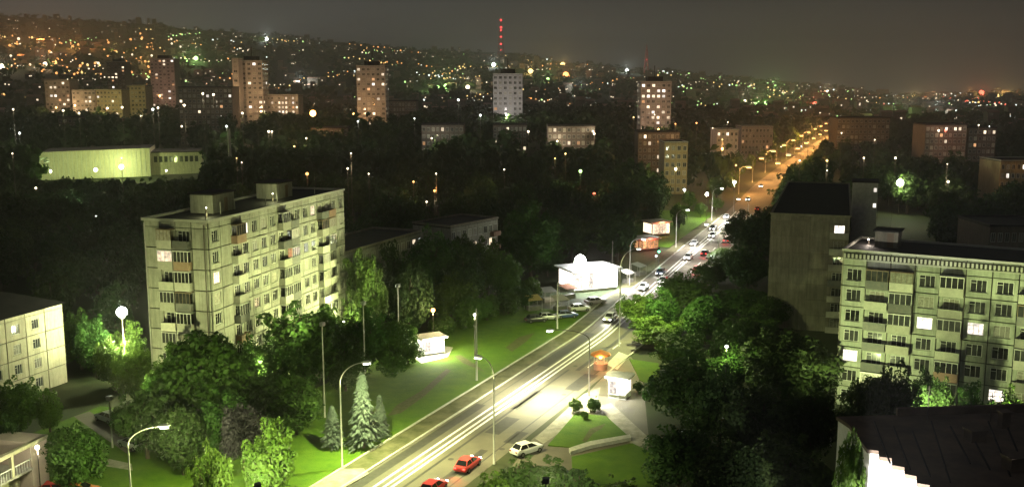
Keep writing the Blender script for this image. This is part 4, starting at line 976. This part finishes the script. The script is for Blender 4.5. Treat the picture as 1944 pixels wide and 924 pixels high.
T('low tree behind the terrace house roof', 10, 790, 70, 106, .1, leafm=LD, group='lower-left trees')
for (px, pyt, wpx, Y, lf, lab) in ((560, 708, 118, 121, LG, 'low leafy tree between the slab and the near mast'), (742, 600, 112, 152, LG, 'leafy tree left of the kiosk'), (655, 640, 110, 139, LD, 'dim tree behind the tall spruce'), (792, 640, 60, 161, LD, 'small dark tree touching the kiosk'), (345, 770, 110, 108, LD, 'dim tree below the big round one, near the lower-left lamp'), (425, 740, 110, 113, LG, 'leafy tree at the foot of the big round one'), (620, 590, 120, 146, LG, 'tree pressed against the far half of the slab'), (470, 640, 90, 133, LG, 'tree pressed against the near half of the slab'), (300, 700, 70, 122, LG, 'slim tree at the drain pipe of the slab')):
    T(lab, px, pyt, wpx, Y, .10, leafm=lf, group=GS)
# silver spruces
for k, (px, pyt, pyb, wpx, lab) in enumerate(((690, 712, 850, 88, 'tall silver-blue spruce behind the near lamp mast'), (632, 772, 850, 66, 'small silver-blue spruce left of the near lamp mast'), (722, 752, 832, 52, 'small silver-blue spruce at the lawn edge'))):
    x, y = at(px, pyb); zt = hgt(px, pyt, y); rad = wpx / 2 * y / FOCAL * 1.06
    o = tag(empty('spruce_tree', (x, y, .06)), lab, 'tree', 'silver spruces')
    put('trunk', TRK[k], o, scale=(zt * .8, zt * .8, zt * .7)); put('crown', SPR[k % 2], o, (0, 0, .25), k, (rad, rad, zt - .3))
# belt behind the lawn
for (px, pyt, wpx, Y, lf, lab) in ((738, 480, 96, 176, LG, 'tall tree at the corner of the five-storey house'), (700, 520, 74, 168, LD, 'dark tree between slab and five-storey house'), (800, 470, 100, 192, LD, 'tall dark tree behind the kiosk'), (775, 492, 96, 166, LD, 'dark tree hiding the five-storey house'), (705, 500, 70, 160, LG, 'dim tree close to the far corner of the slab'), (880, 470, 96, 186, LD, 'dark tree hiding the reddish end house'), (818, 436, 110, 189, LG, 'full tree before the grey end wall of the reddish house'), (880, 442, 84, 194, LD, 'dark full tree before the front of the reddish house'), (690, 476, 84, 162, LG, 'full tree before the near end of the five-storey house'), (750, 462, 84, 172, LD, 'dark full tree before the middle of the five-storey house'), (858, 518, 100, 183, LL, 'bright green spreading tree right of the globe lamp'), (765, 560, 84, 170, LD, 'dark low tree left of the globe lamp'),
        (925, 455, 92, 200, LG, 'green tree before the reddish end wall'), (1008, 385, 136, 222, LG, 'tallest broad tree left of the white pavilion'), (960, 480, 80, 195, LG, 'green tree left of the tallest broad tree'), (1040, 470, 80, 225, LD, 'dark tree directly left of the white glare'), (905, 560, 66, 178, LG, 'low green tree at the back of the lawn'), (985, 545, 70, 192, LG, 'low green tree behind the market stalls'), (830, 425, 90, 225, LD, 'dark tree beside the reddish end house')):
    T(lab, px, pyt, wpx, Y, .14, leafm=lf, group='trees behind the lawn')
for (px, py, h, r_, lab) in ((838, 640, 4.5, 3.0, 'low bush between kiosk and the bright spreading tree'), (885, 622, 5.0, 3.2, 'round bush at the back of the lawn'), (925, 608, 5.5, 3.2, 'larger round bush at the back of the lawn'), (965, 596, 5.0, 3.0, 'bush at the back of the lawn near the stalls'), (1000, 574, 6, 3.2, 'bush behind the ochre stall'), (775, 690, 4.0, 2.6, 'bush left of the kiosk apron'), (745, 712, 4.5, 2.8, 'bush farther left of the kiosk apron'), (860, 598, 6.5, 3.0, 'small tree beside the bright spreading tree'), (760, 640, 6.5, 3.2, 'small leafy tree left behind the kiosk')):
    x, y = at(px, py); tree(lab, x, y, h, r_, .06, 'bush', LG, 'bushes round the lawn', name='bush', cat='bush')
# right of the road
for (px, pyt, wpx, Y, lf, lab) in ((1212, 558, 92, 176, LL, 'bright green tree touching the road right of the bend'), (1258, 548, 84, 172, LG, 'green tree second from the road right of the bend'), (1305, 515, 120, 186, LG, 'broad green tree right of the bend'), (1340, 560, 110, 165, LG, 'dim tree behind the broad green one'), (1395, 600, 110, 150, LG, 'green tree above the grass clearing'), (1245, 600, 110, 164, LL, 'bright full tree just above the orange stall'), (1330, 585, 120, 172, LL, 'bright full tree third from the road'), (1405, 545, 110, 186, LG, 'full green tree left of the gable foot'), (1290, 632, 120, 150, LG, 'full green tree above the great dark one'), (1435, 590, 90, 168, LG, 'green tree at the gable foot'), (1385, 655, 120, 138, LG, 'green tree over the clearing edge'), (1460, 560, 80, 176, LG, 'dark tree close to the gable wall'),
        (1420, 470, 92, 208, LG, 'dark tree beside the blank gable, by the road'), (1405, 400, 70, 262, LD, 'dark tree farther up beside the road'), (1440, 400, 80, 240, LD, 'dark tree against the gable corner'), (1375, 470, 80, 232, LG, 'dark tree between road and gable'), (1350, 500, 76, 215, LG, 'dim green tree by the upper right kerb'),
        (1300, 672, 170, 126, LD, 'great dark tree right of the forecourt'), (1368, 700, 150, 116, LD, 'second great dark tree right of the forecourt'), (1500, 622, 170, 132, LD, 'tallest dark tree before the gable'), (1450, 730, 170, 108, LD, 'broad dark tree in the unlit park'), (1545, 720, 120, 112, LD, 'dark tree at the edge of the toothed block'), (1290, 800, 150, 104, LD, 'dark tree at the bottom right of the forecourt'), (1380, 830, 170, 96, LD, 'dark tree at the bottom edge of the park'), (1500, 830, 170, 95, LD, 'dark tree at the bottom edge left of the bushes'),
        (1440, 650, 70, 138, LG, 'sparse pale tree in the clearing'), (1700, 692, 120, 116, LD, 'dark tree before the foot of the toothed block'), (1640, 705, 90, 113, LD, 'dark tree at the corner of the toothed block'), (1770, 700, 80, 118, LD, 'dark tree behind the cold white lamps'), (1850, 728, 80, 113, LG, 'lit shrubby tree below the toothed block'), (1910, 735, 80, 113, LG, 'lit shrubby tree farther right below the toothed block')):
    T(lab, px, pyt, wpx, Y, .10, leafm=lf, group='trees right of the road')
T('golden-lit slim tree against the whitewashed wall', 1613, 806, 58, 72.5, .45, leafm=LL, group='hedge and bushes at the bottom edge')
T('golden-lit slim tree in front of the other at the bottom edge', 1608, 862, 84, 67, .45, leafm=LL, group='hedge and bushes at the bottom edge')
for k, (px, pyt, wpx, Y, lf, lab) in enumerate(((985, 868, 110, 101, LG, 'green hedge bush at the bottom edge behind the mast'), (1040, 872, 110, 100, LG, 'green hedge bush right of the parked white car'), (1100, 885, 100, 98, LD, 'dark hedge bush below the kerb wall'), (935, 900, 80, 97, LL, 'bright hedge bush beside the red cars'), (1170, 900, 110, 97, LD, 'dark hedge bush at the bottom edge below the clearing'))):
    T(lab, px, pyt, wpx, Y, .0, 'bush', lf, 'hedge and bushes at the bottom edge', name='bush', cat='bush')
for (px, py, h, lab) in ((1093, 782, 1.9, 'clipped round shrub at the tip of the triangle lawn'), (1128, 780, 2.1, 'second clipped shrub at the tip of the triangle lawn'), (1110, 796, 1.2, 'low light-green shrub on the triangle lawn'), (1210, 742, 1.6, 'shrub beside the white kiosk'), (1228, 760, 1.8, 'shrub right of the white kiosk')):
    x, y = at(px, py); tree(lab, x, y, h, h * .55, .05, 'bush', LG, 'shrubs on the forecourt', name='shrub', cat='shrub')
for (px, py, h, lab) in ((1308, 398, 7, 'lit tree on the crossing lawn near the yellow block'), (1330, 412, 5, 'small lit tree on the crossing lawn'), (1360, 402, 6, 'lit tree under the brightest crossing lamp'), (1290, 432, 8, 'tree at the dark side of the crossing lawn')):
    x, y = at(px, py); tree(lab, x, y, h, h * .42, .1, 'mid', LL, 'trees on the crossing lawn')
# avenue trees under the sodium lamps
for k in range(26):
    Y = 345 + k * 19; off = (-13.0 if k % 2 else 12.5) + R.uniform(-1.5, 1.5)
    x, y = road_pt(Y, off); tree('%s avenue tree from the crossing on the %s side of the orange stretch' % ('first second third fourth fifth sixth seventh eighth ninth tenth eleventh twelfth thirteenth'.split()[k // 2], 'left' if k % 2 else 'right'), x, y, R.uniform(8, 12), R.uniform(3, 4.2), .18, 'mid', LL, 'avenue trees of the orange stretch', z=gz(x, y))
# unlit trees that fill the town between the houses
cnt = 0; placed = []
tries = 0
belt = []
while cnt < 1150 and tries < 16000:
    tries += 1
    Y = 165 + 700 * R.random() ** .85; px = R.uniform(-40, 1990); x = xat(px, Y, 6)
    if blocked(x, Y, 3.5): continue
    if 640 < px < 1450 and Y < 235: continue
    if px < 660 and Y < 175 and px > 230: continue
    if 55 < px < 400 and 400 < Y < 475: continue
    if 1640 < px < 1790 and Y < 330: continue
    if 1255 < px < 1420 and 235 < Y < 400: continue
    if px > 1440 and Y < 215: continue
    d_ = 3.6 + Y * .006
    if any((x - a) ** 2 + (Y - b) ** 2 < d_ * d_ for a, b in placed): continue
    if road_c(Y) - 60 < x < road_c(Y) + 40 and Y > 380 and R.random() < .6: continue
    placed.append((x, Y)); cnt += 1
    h = R.uniform(11, 17) if Y > 260 else R.uniform(9.5, 14)
    if x > road_c(Y) and Y > 380: h *= .8
    if Y > 380 and x < road_c(Y): h *= 1.18
    if 55 < px < 400 and 240 < Y < 410: h = min(h, 46 - .1 * Y)
    if h < 4: continue
    belt.append((Y, x, h, px))
belt.sort()
def landmark(px, Y):
    """nearest thing one can find in the picture, and where that is from here"""
    best = min(LANDMARKS, key=lambda l: math.hypot((l[0] - px) * 1.0, (l[1] - Y) * .8)); d = px - best[0]
    rel = 'left of' if d < -28 else ('right of' if d > 28 else ('before' if Y < best[1] else 'behind'))
    return rel + ' ' + best[2]
LANDMARKS = [(180, 405, 'the floodlit hall'), (330, 405, 'the wing of the hall'), (450, 560, 'the stepped tower'), (705, 560, 'the half-lit tower'), (965, 540, 'the pale grey tower'), (1245, 520, 'the pinkish tower'), (1285, 395, 'the yellow narrow block'), (1380, 470, 'the orange corner block'), (1640, 560, 'the dark block ending the avenue'), (1800, 440, 'the far right dark block'), (1712, 330, 'the green-white flare'), (1940, 300, 'the orange-lit eaves'), (460, 175, 'the tall slab'), (720, 195, 'the five-storey house'), (900, 215, 'the reddish end house'), (60, 150, 'the low yellow block'), (232, 150, 'the glaring floodlight'), (840, 460, 'the stacked stair windows'), (1085, 450, 'the white lit bay'), (595, 495, 'the round orange lamp'), (205, 690, 'the yellow low house'), (390, 555, 'the dark block before the stepped tower'), (1120, 225, 'the white pavilion'), (1540, 215, 'the blank gable'), (1770, 200, 'the toothed parapet'), (1250, 230, 'the green signal'), (40, 400, 'the left end of the hall'), (640, 340, 'the slab roof'), (850, 320, 'the lawn trees'), (1060, 330, 'the tallest broad tree')]
ORD = ['nearest', 'second', 'third', 'fourth', 'fifth', 'sixth', 'seventh', 'eighth', 'ninth', 'tenth', 'eleventh', 'twelfth', 'thirteenth', 'fourteenth', 'fifteenth', 'sixteenth', 'seventeenth', 'eighteenth', 'nineteenth', 'twentieth']
_seen = {}
def ordinal(key):
    k = _seen.get(key, 0); _seen[key] = k + 1; return ORD[min(k, len(ORD) - 1)]
for (Y, x, h, px) in belt[:195]:
    size = 'tall' if h > 14 else ('low' if h < 11.5 else 'middling'); rel = landmark(px, Y)
    tree('%s %s dark tree in the unlit belt %s' % (ordinal((size, rel)), size, rel), x, Y, h, h * R.uniform(.32, .46), .10, 'mid', LD, 'dark trees between the houses', z=gz(x, Y) - .1)
# the rest of the belt reads as one dark mass
lowc = [crown_mesh('crown_far', s_, 330, .20, 14, M['leafd']) for s_ in (31, 32, 33, 34, 35)]
lv = [[tuple(v.co) for v in m_.vertices] for m_ in lowc]; bv, bf = [], []
for i_, (Y, x, h, px) in enumerate(belt[195:]):
    rad = h * R.uniform(.32, .46); z = gz(x, Y) + h * .52; n0 = len(bv); ca, sa = math.cos(i_), math.sin(i_)
    bv += [(x + rad * (a * ca - b * sa), Y + rad * (a * sa + b * ca), z + h * .5 * c) for a, b, c in lv[i_ % 5]]
    bf += [(n0 + 4 * q, n0 + 4 * q + 1, n0 + 4 * q + 2, n0 + 4 * q + 3) for q in range(330)]
me = bpy.data.meshes.new('tree_belt'); me.from_pydata(bv, [], bf); me.materials.append(M['leafd'])
tag(put('tree_belt', me), 'dark mass of far trees filling the town below the towers', 'wood', kind='stuff')
for n_, (px, Y, h) in enumerate(((110, 402, 8), (150, 405, 7), (330, 404, 9), (290, 400, 7), (95, 398, 9), (360, 408, 9), (170, 392, 5))):
    x = xat(px, Y, 4); tree(('dark tree left of the left flare before the hall', 'low dark tree just under the left flare', 'dark tree before the wing of the hall', 'dark tree between hall and wing', 'dark tree at the left corner of the hall', 'dark tree at the right end of the wing', 'smallest dark tree under the left flare')[n_], x, Y, h * .62, h * .40, .1, 'mid', LD, 'trees before the hall')
# far-off wood on the hills
wv_, wf_ = [], []
r = random.Random(5)
for i in range(3600):
    px = r.uniform(-60, 2010); rr_ = 840 + 2200 * r.random() ** 1.3; x = (px - 972) / FOCAL * rr_; y = rr_
    if blocked(x, y, 4): continue
    z = gz(x, y); s = r.uniform(5, 10)
    for k in range(9):
        c = Vector((x + r.gauss(0, s * .5), y + r.gauss(0, s * .5), z + r.uniform(.15, 1) * s)); a = Vector((r.gauss(0, 1), r.gauss(0, .4), r.gauss(0, .6))).normalized(); b = a.cross(Vector((r.gauss(0, .4), 1, r.gauss(0, .6)))).normalized(); q = s * r.uniform(.25, .5); n = len(wv_)
        wv_ += [tuple(c - a * q), tuple(c - b * q * .7), tuple(c + a * q), tuple(c + b * q * .7)]; wf_.append((n, n + 1, n + 2, n + 3))
me = bpy.data.meshes.new('far_wood'); me.from_pydata(wv_, [], wf_); me.materials.append(M['leafd'])
tag(put('far_wood', me), 'dark far-off wood covering the hillside suburbs', 'wood', kind='stuff')
# far-off houses
hb = MB(); hl = MB(); r = random.Random(8)
for i in range(900):
    px = r.uniform(-60, 2010); rr_ = 900 + 2000 * r.random() ** 1.1; x = (px - 972) / FOCAL * rr_; y = rr_
    if blocked(x, y, 8): continue
    z = gz(x, y); w_ = r.uniform(6, 16); d_ = r.uniform(6, 10); h = r.choice((4, 4, 6, 9, 15)); 
    hb.box(x - w_ / 2, x + w_ / 2, y - d_ / 2, y + d_ / 2, z - 4, z + h, 0)
    hb.face([(x - w_ / 2 - .4, y - d_ / 2 - .4, z + h + .02), (x + w_ / 2 + .4, y - d_ / 2 - .4, z + h + .02), (x + w_ / 2 + .4, y, z + h + 2.2), (x - w_ / 2 - .4, y, z + h + 2.2)], 1)
    for k in range(r.choice((0, 0, 1, 1, 2))):
        xx = x + r.uniform(-.4, .4) * w_; zz = z + r.uniform(1, max(1.2, h - 2)); yy = y - d_ / 2 - .08
        hb.face([(xx - .9, yy, zz), (xx + .9, yy, zz), (xx + .9, yy, zz + 1.5), (xx - .9, yy, zz + 1.5)], 2)
tag(hb.build('far_houses', [wD, M['balcr'], glow('farwin', (1, .8, .55), 1.6)]), 'countless small far-off houses scattered over the hillside', 'houses', kind='stuff')

# ------------------------------------------------------------------ lights of the far town
KC = {'w': (1, .82, .55), 'o': (1, .42, .12), 'g': (.55, 1, .30), 'c': (.90, 1, .92), 'r': (1, .15, .08), 'y': (1, .66, .22)}
KM = {k: glow('townlamp_' + k, c, 2.4) for k, c in KC.items()}
KB = {k: glow('townlamp_bright_' + k, c, 5.5) for k, c in KC.items()}
def lamp_me(m):
    return MB().tube([(0, 0, -9), (0, 0, -.5)], .12, 5, 1).ball((0, 0, 0), 1.0, 0, 8, 5).mesh('town_lamp', [m, M['poled']])
LM = {k: lamp_me(m) for k, m in KM.items()}; LB = {k: lamp_me(m) for k, m in KB.items()}
WORD = {'w': 'warm white', 'o': 'orange', 'g': 'greenish', 'c': 'cold white', 'r': 'red', 'y': 'yellow'}
_lit = []
def town_lamp(px, py, size, k, bright=False, lab=None, group='far street lamps on the hillside'):
    p = on_land(px, py + 2)
    if not p: return
    dist = math.hypot(p[0], p[1]); s = size / 2 * dist / FOCAL
    d = Vector((p[0], p[1], p[2] - CAM_Z)).normalized()
    q = Vector((p[0], p[1], p[2])) - d * 25; hgt_ = q.z - gz(q.x, q.y)
    q.z = max(q.z, gz(q.x, q.y) + s + 1)
    o = put('town_lamp', (LB if bright else LM)[k], None, tuple(q), 0, (s, s, s))
    if bright or len(_lit) < 46 and size > 2.6 and R.random() < .35:
        _lit.append(1); bl = bulb(None, (q.x, q.y - 6, gz(q.x, q.y) + 16), 95000 * (dist / 2000) ** 2 * (1 if bright else .7), KC[k], radius=1.0); bl.parent = o; bl.matrix_parent_inverse = (Matrix.Translation(q) @ Matrix.Diagonal((s, s, s, 1))).inverted()
    tag(o, lab or '%s street lamp on the far hillside %s' % (WORD[k], ('low over ' if py > 175 else ('halfway up over ' if py > 120 else 'high up over ')) + min(((90, 'the left edge'), (220, 'the hazy brown tower'), (310, 'the hazy pink tower'), (470, 'the stepped tower'), (600, 'the round orange lamp'), (705, 'the half-lit tower'), (830, 'the gap between two towers'), (965, 'the grey tower'), (1100, 'the dark valley'), (1245, 'the pinkish tower'), (1400, 'the corner block'), (1560, 'the end of the avenue'), (1720, 'the green-white flare'), (1850, 'the far right block')), key=lambda q: abs(q[0] - px))[1]), 'street lamp', group)
for (px, py, s, k, lab) in ((4, 131, 10, 'w', 'big white light at the left edge of the far town'), (104, 121, 8, 'o', 'orange light in the bright band of the far left town'), (86, 123, 7, 'w', 'white light before the orange band at the far left'), (352, 117, 8, 'g', 'left greenish light of the pair right of the far left tower'), (372, 113, 8, 'g', 'right greenish light of the pair right of the far left tower'), (506, 76, 7, 'c', 'white light high on the hill left of centre'),
        (830, 168, 8, 'g', 'left of two green lights in the valley'), (847, 166, 9, 'g', 'right of two green lights in the valley'), (888, 168, 8, 'w', 'pinkish white light right of the green pair'), (937, 125, 8, 'c', 'white light just above the grey tower'), (1007, 138, 9, 'y', 'yellow light right of the mast foot'), (1068, 126, 9, 'y', 'upper of two orange-yellow lights right of the mast'), (1074, 146, 11, 'o', 'big orange light right of the mast'), (1040, 153, 7, 'g', 'green light below the two orange ones'),
        (1099, 176, 6, 'c', 'lone cold light in the dark valley'), (1190, 136, 7, 'c', 'white light left of the thin mast'), (1414, 195, 7, 'w', 'warm light left of the two green lamps at the right'), (1437, 198, 9, 'g', 'left of two green lamps above the avenue'), (1454, 200, 9, 'g', 'right of two green lamps above the avenue'), (1494, 201, 8, 'g', 'third green lamp above the avenue'), (1547, 200, 8, 'r', 'red light above the end of the avenue'), (1571, 176, 6, 'w', 'white light on the hill over the avenue'),
        (1706, 219, 8, 'w', 'white light over the dark trees at the right'), (1693, 228, 8, 'g', 'greenish light beside the white one at the right'), (1775, 217, 9, 'c', 'cold light over the far right block'), (1863, 180, 9, 'r', 'red and white light on the right skyline'), (1734, 187, 7, 'y', 'yellow light at the start of the right skyline row'), (1892, 184, 7, 'y', 'yellow light in the right skyline row'), (1912, 184, 8, 'y', 'bright yellow light at the right end of the skyline row'), (1838, 182, 6, 'o', 'orange light left of the red one on the skyline'), (1768, 191, 6, 'o', 'orange light under the right skyline row'), (572, 164, 6, 'c', 'white light above the low lit wing')):
    town_lamp(px, py, s, k, True, lab, 'bright single lights of the far town')
r = random.Random(21); nl = 0
def kind_for(px, py):
    if px < 330: return r.choice('wwwyyoog')
    if px < 950: return r.choice('wwwcyygo')
    if px < 1150: return r.choice('wcygoo')
    if px < 1620: return r.choice('wcggy')
    return r.choice('wwoyocr') if py < 200 else r.choice('wccg')
tiny = []
for s_ in range(95):                                   # streets climbing or following the slopes
    px0 = r.uniform(-40, 1900); top = hill_top(px0) + 4; py0 = top + (215 - top) * r.random() ** 1.5
    n_ = r.randint(6, 18); stp = r.uniform(4.5, 11); sl2 = r.uniform(-.16, .22)
    k0 = kind_for(px0, py0)
    for i in range(n_):
        px = px0 + i * stp + r.gauss(0, 2.0); py = py0 + i * stp * sl2 + r.gauss(0, 1.6)
        if py < hill_top(px) + 2: continue
        tiny.append((px, py, k0 if r.random() < .7 else kind_for(px, py), r.uniform(1.2, 3.2) * (1.35 if r.random() < .12 else 1)))
for i in range(190):
    px = r.uniform(0, 1944); top = hill_top(px) + 3; py = top + (225 - top) * r.random() ** 1.25
    tiny.append((px, py, kind_for(px, py), r.choice((1.2, 1.5, 1.8, 2.4, 3.6))))
for i in range(130):
    px = r.uniform(0, 330); tiny.append((px, r.gauss(88 if r.random() < .5 else 122, 10), r.choice('wyooo'), r.uniform(2.0, 5.0)))
tiny.sort(key=lambda t: -t[3])
for (px, py, k, s) in tiny[:230]: town_lamp(px, py, s, k)
rest = {}
for (px, py, k, s) in tiny[230:]:
    p = on_land(px, py + 1)
    if not p: continue
    dist = math.hypot(p[0], p[1]); q = s / 2 * dist / FOCAL; z = p[2] + 4 + q
    rest.setdefault(k, MB()).ball((p[0], p[1] - 8, z), q, 0, 6, 4)
mb = MB(); mats = []
for i, (k, b) in enumerate(rest.items()):
    o_ = len(mb.v); mb.v += b.v; mb.f += [tuple(x + o_ for x in f) for f in b.f]; mb.m += [i] * len(b.f); mats.append(KM[k])
tag(mb.build('far_town_lights', mats), 'countless faint lights sprinkled over the far hillside', 'lights', kind='stuff')
# scattered lamps among the dark trees of the middle distance
for i, (px, py, k, s) in enumerate(((37, 253, 'c', 6), (153, 389, 'c', 9), (184, 411, 'c', 9), (68, 357, 'w', 6), (510, 250, 'w', 6), (583, 330, 'o', 8), (516, 250, 'w', 5), (345, 240, 'w', 5), (300, 205, 'w', 6), (290, 208, 'c', 7), (232, 204, 'w', 6), (1102, 325, 'g', 9), (785, 345, 'o', 5), (825, 362, 'o', 6), (810, 383, 'w', 5), (1128, 368, 'r', 8), (1800, 345, 'w', 7), (1796, 380, 'w', 5), (1795, 248, 'r', 6), (1782, 248, 'w', 6), (1700, 300, 'w', 6), (1570, 305, 'y', 6), (1640, 300, 'w', 5), (1245, 515, 'c', 6), (1350, 520, 'c', 6), (1003, 250, 'w', 6), (1128, 254, 'w', 6), (1058, 268, 'w', 5), (870, 190, 'c', 6), (912, 219, 'c', 6), (660, 320, 'w', 5), (700, 330, 'w', 4), (460, 215, 'w', 6), (430, 240, 'c', 6), (350, 200, 'w', 6), (385, 178, 'w', 6), (405, 180, 'w', 6), (120, 210, 'w', 6), (150, 215, 'w', 6), (25, 208, 'w', 5)) + tuple((R.uniform(20, 1900), R.uniform(215, 330), R.choice('wwwcyo'), R.uniform(2.5, 4.5)) for _ in range(34))):
    d = ray(px, py); Y = 300 if py > 290 else 455
    if py > 480: Y = 235
    x, z = d[0] * Y / d[1], CAM_Z + d[2] * Y / d[1]; g0 = gz(x, Y); z = max(z, g0 + 3); q = s * .34 * Y / FOCAL
    o = tag(empty('garden_lamp', (x, Y, g0)), '%s %s lamp glinting singly %s' % (ordinal(('lamp', k, landmark(px, Y))), WORD[k], landmark(px, Y)), 'street lamp', 'single lamps among the dark trees')
    MB().tube([(0, 0, 0), (0, 0, z - g0 - q)], .07, 6).build('pole', M['poled'], o); MB().ball((0, 0, z - g0), q, 0, 8, 6).build('globe', KB[k], o)
    bulb(o, (.3, -q - .6, z - g0 + .4), 900 * (Y / 300) ** 2 * (s / 5), KC[k], radius=.2)

# ------------------------------------------------------------------ night haze
hz = MB().box(-5200, 5200, -5200, 5200, -140, 236).mesh('haze', [])
hm = bpy.data.materials.new('haze'); hm.use_nodes = True; n = hm.node_tree.nodes; n.remove(n['Principled BSDF'])
pv = n.new('ShaderNodeVolumePrincipled'); pv.inputs['Color'].default_value = (.90, .90, .88, 1); pv.inputs['Density'].default_value = .00025; pv.inputs['Anisotropy'].default_value = -.35
hm.node_tree.links.new(pv.outputs[0], n['Material Output'].inputs['Volume'])
hz.materials.append(hm)
tag(put('haze', hz), 'thin brownish night haze over the whole town', 'haze', kind='stuff')
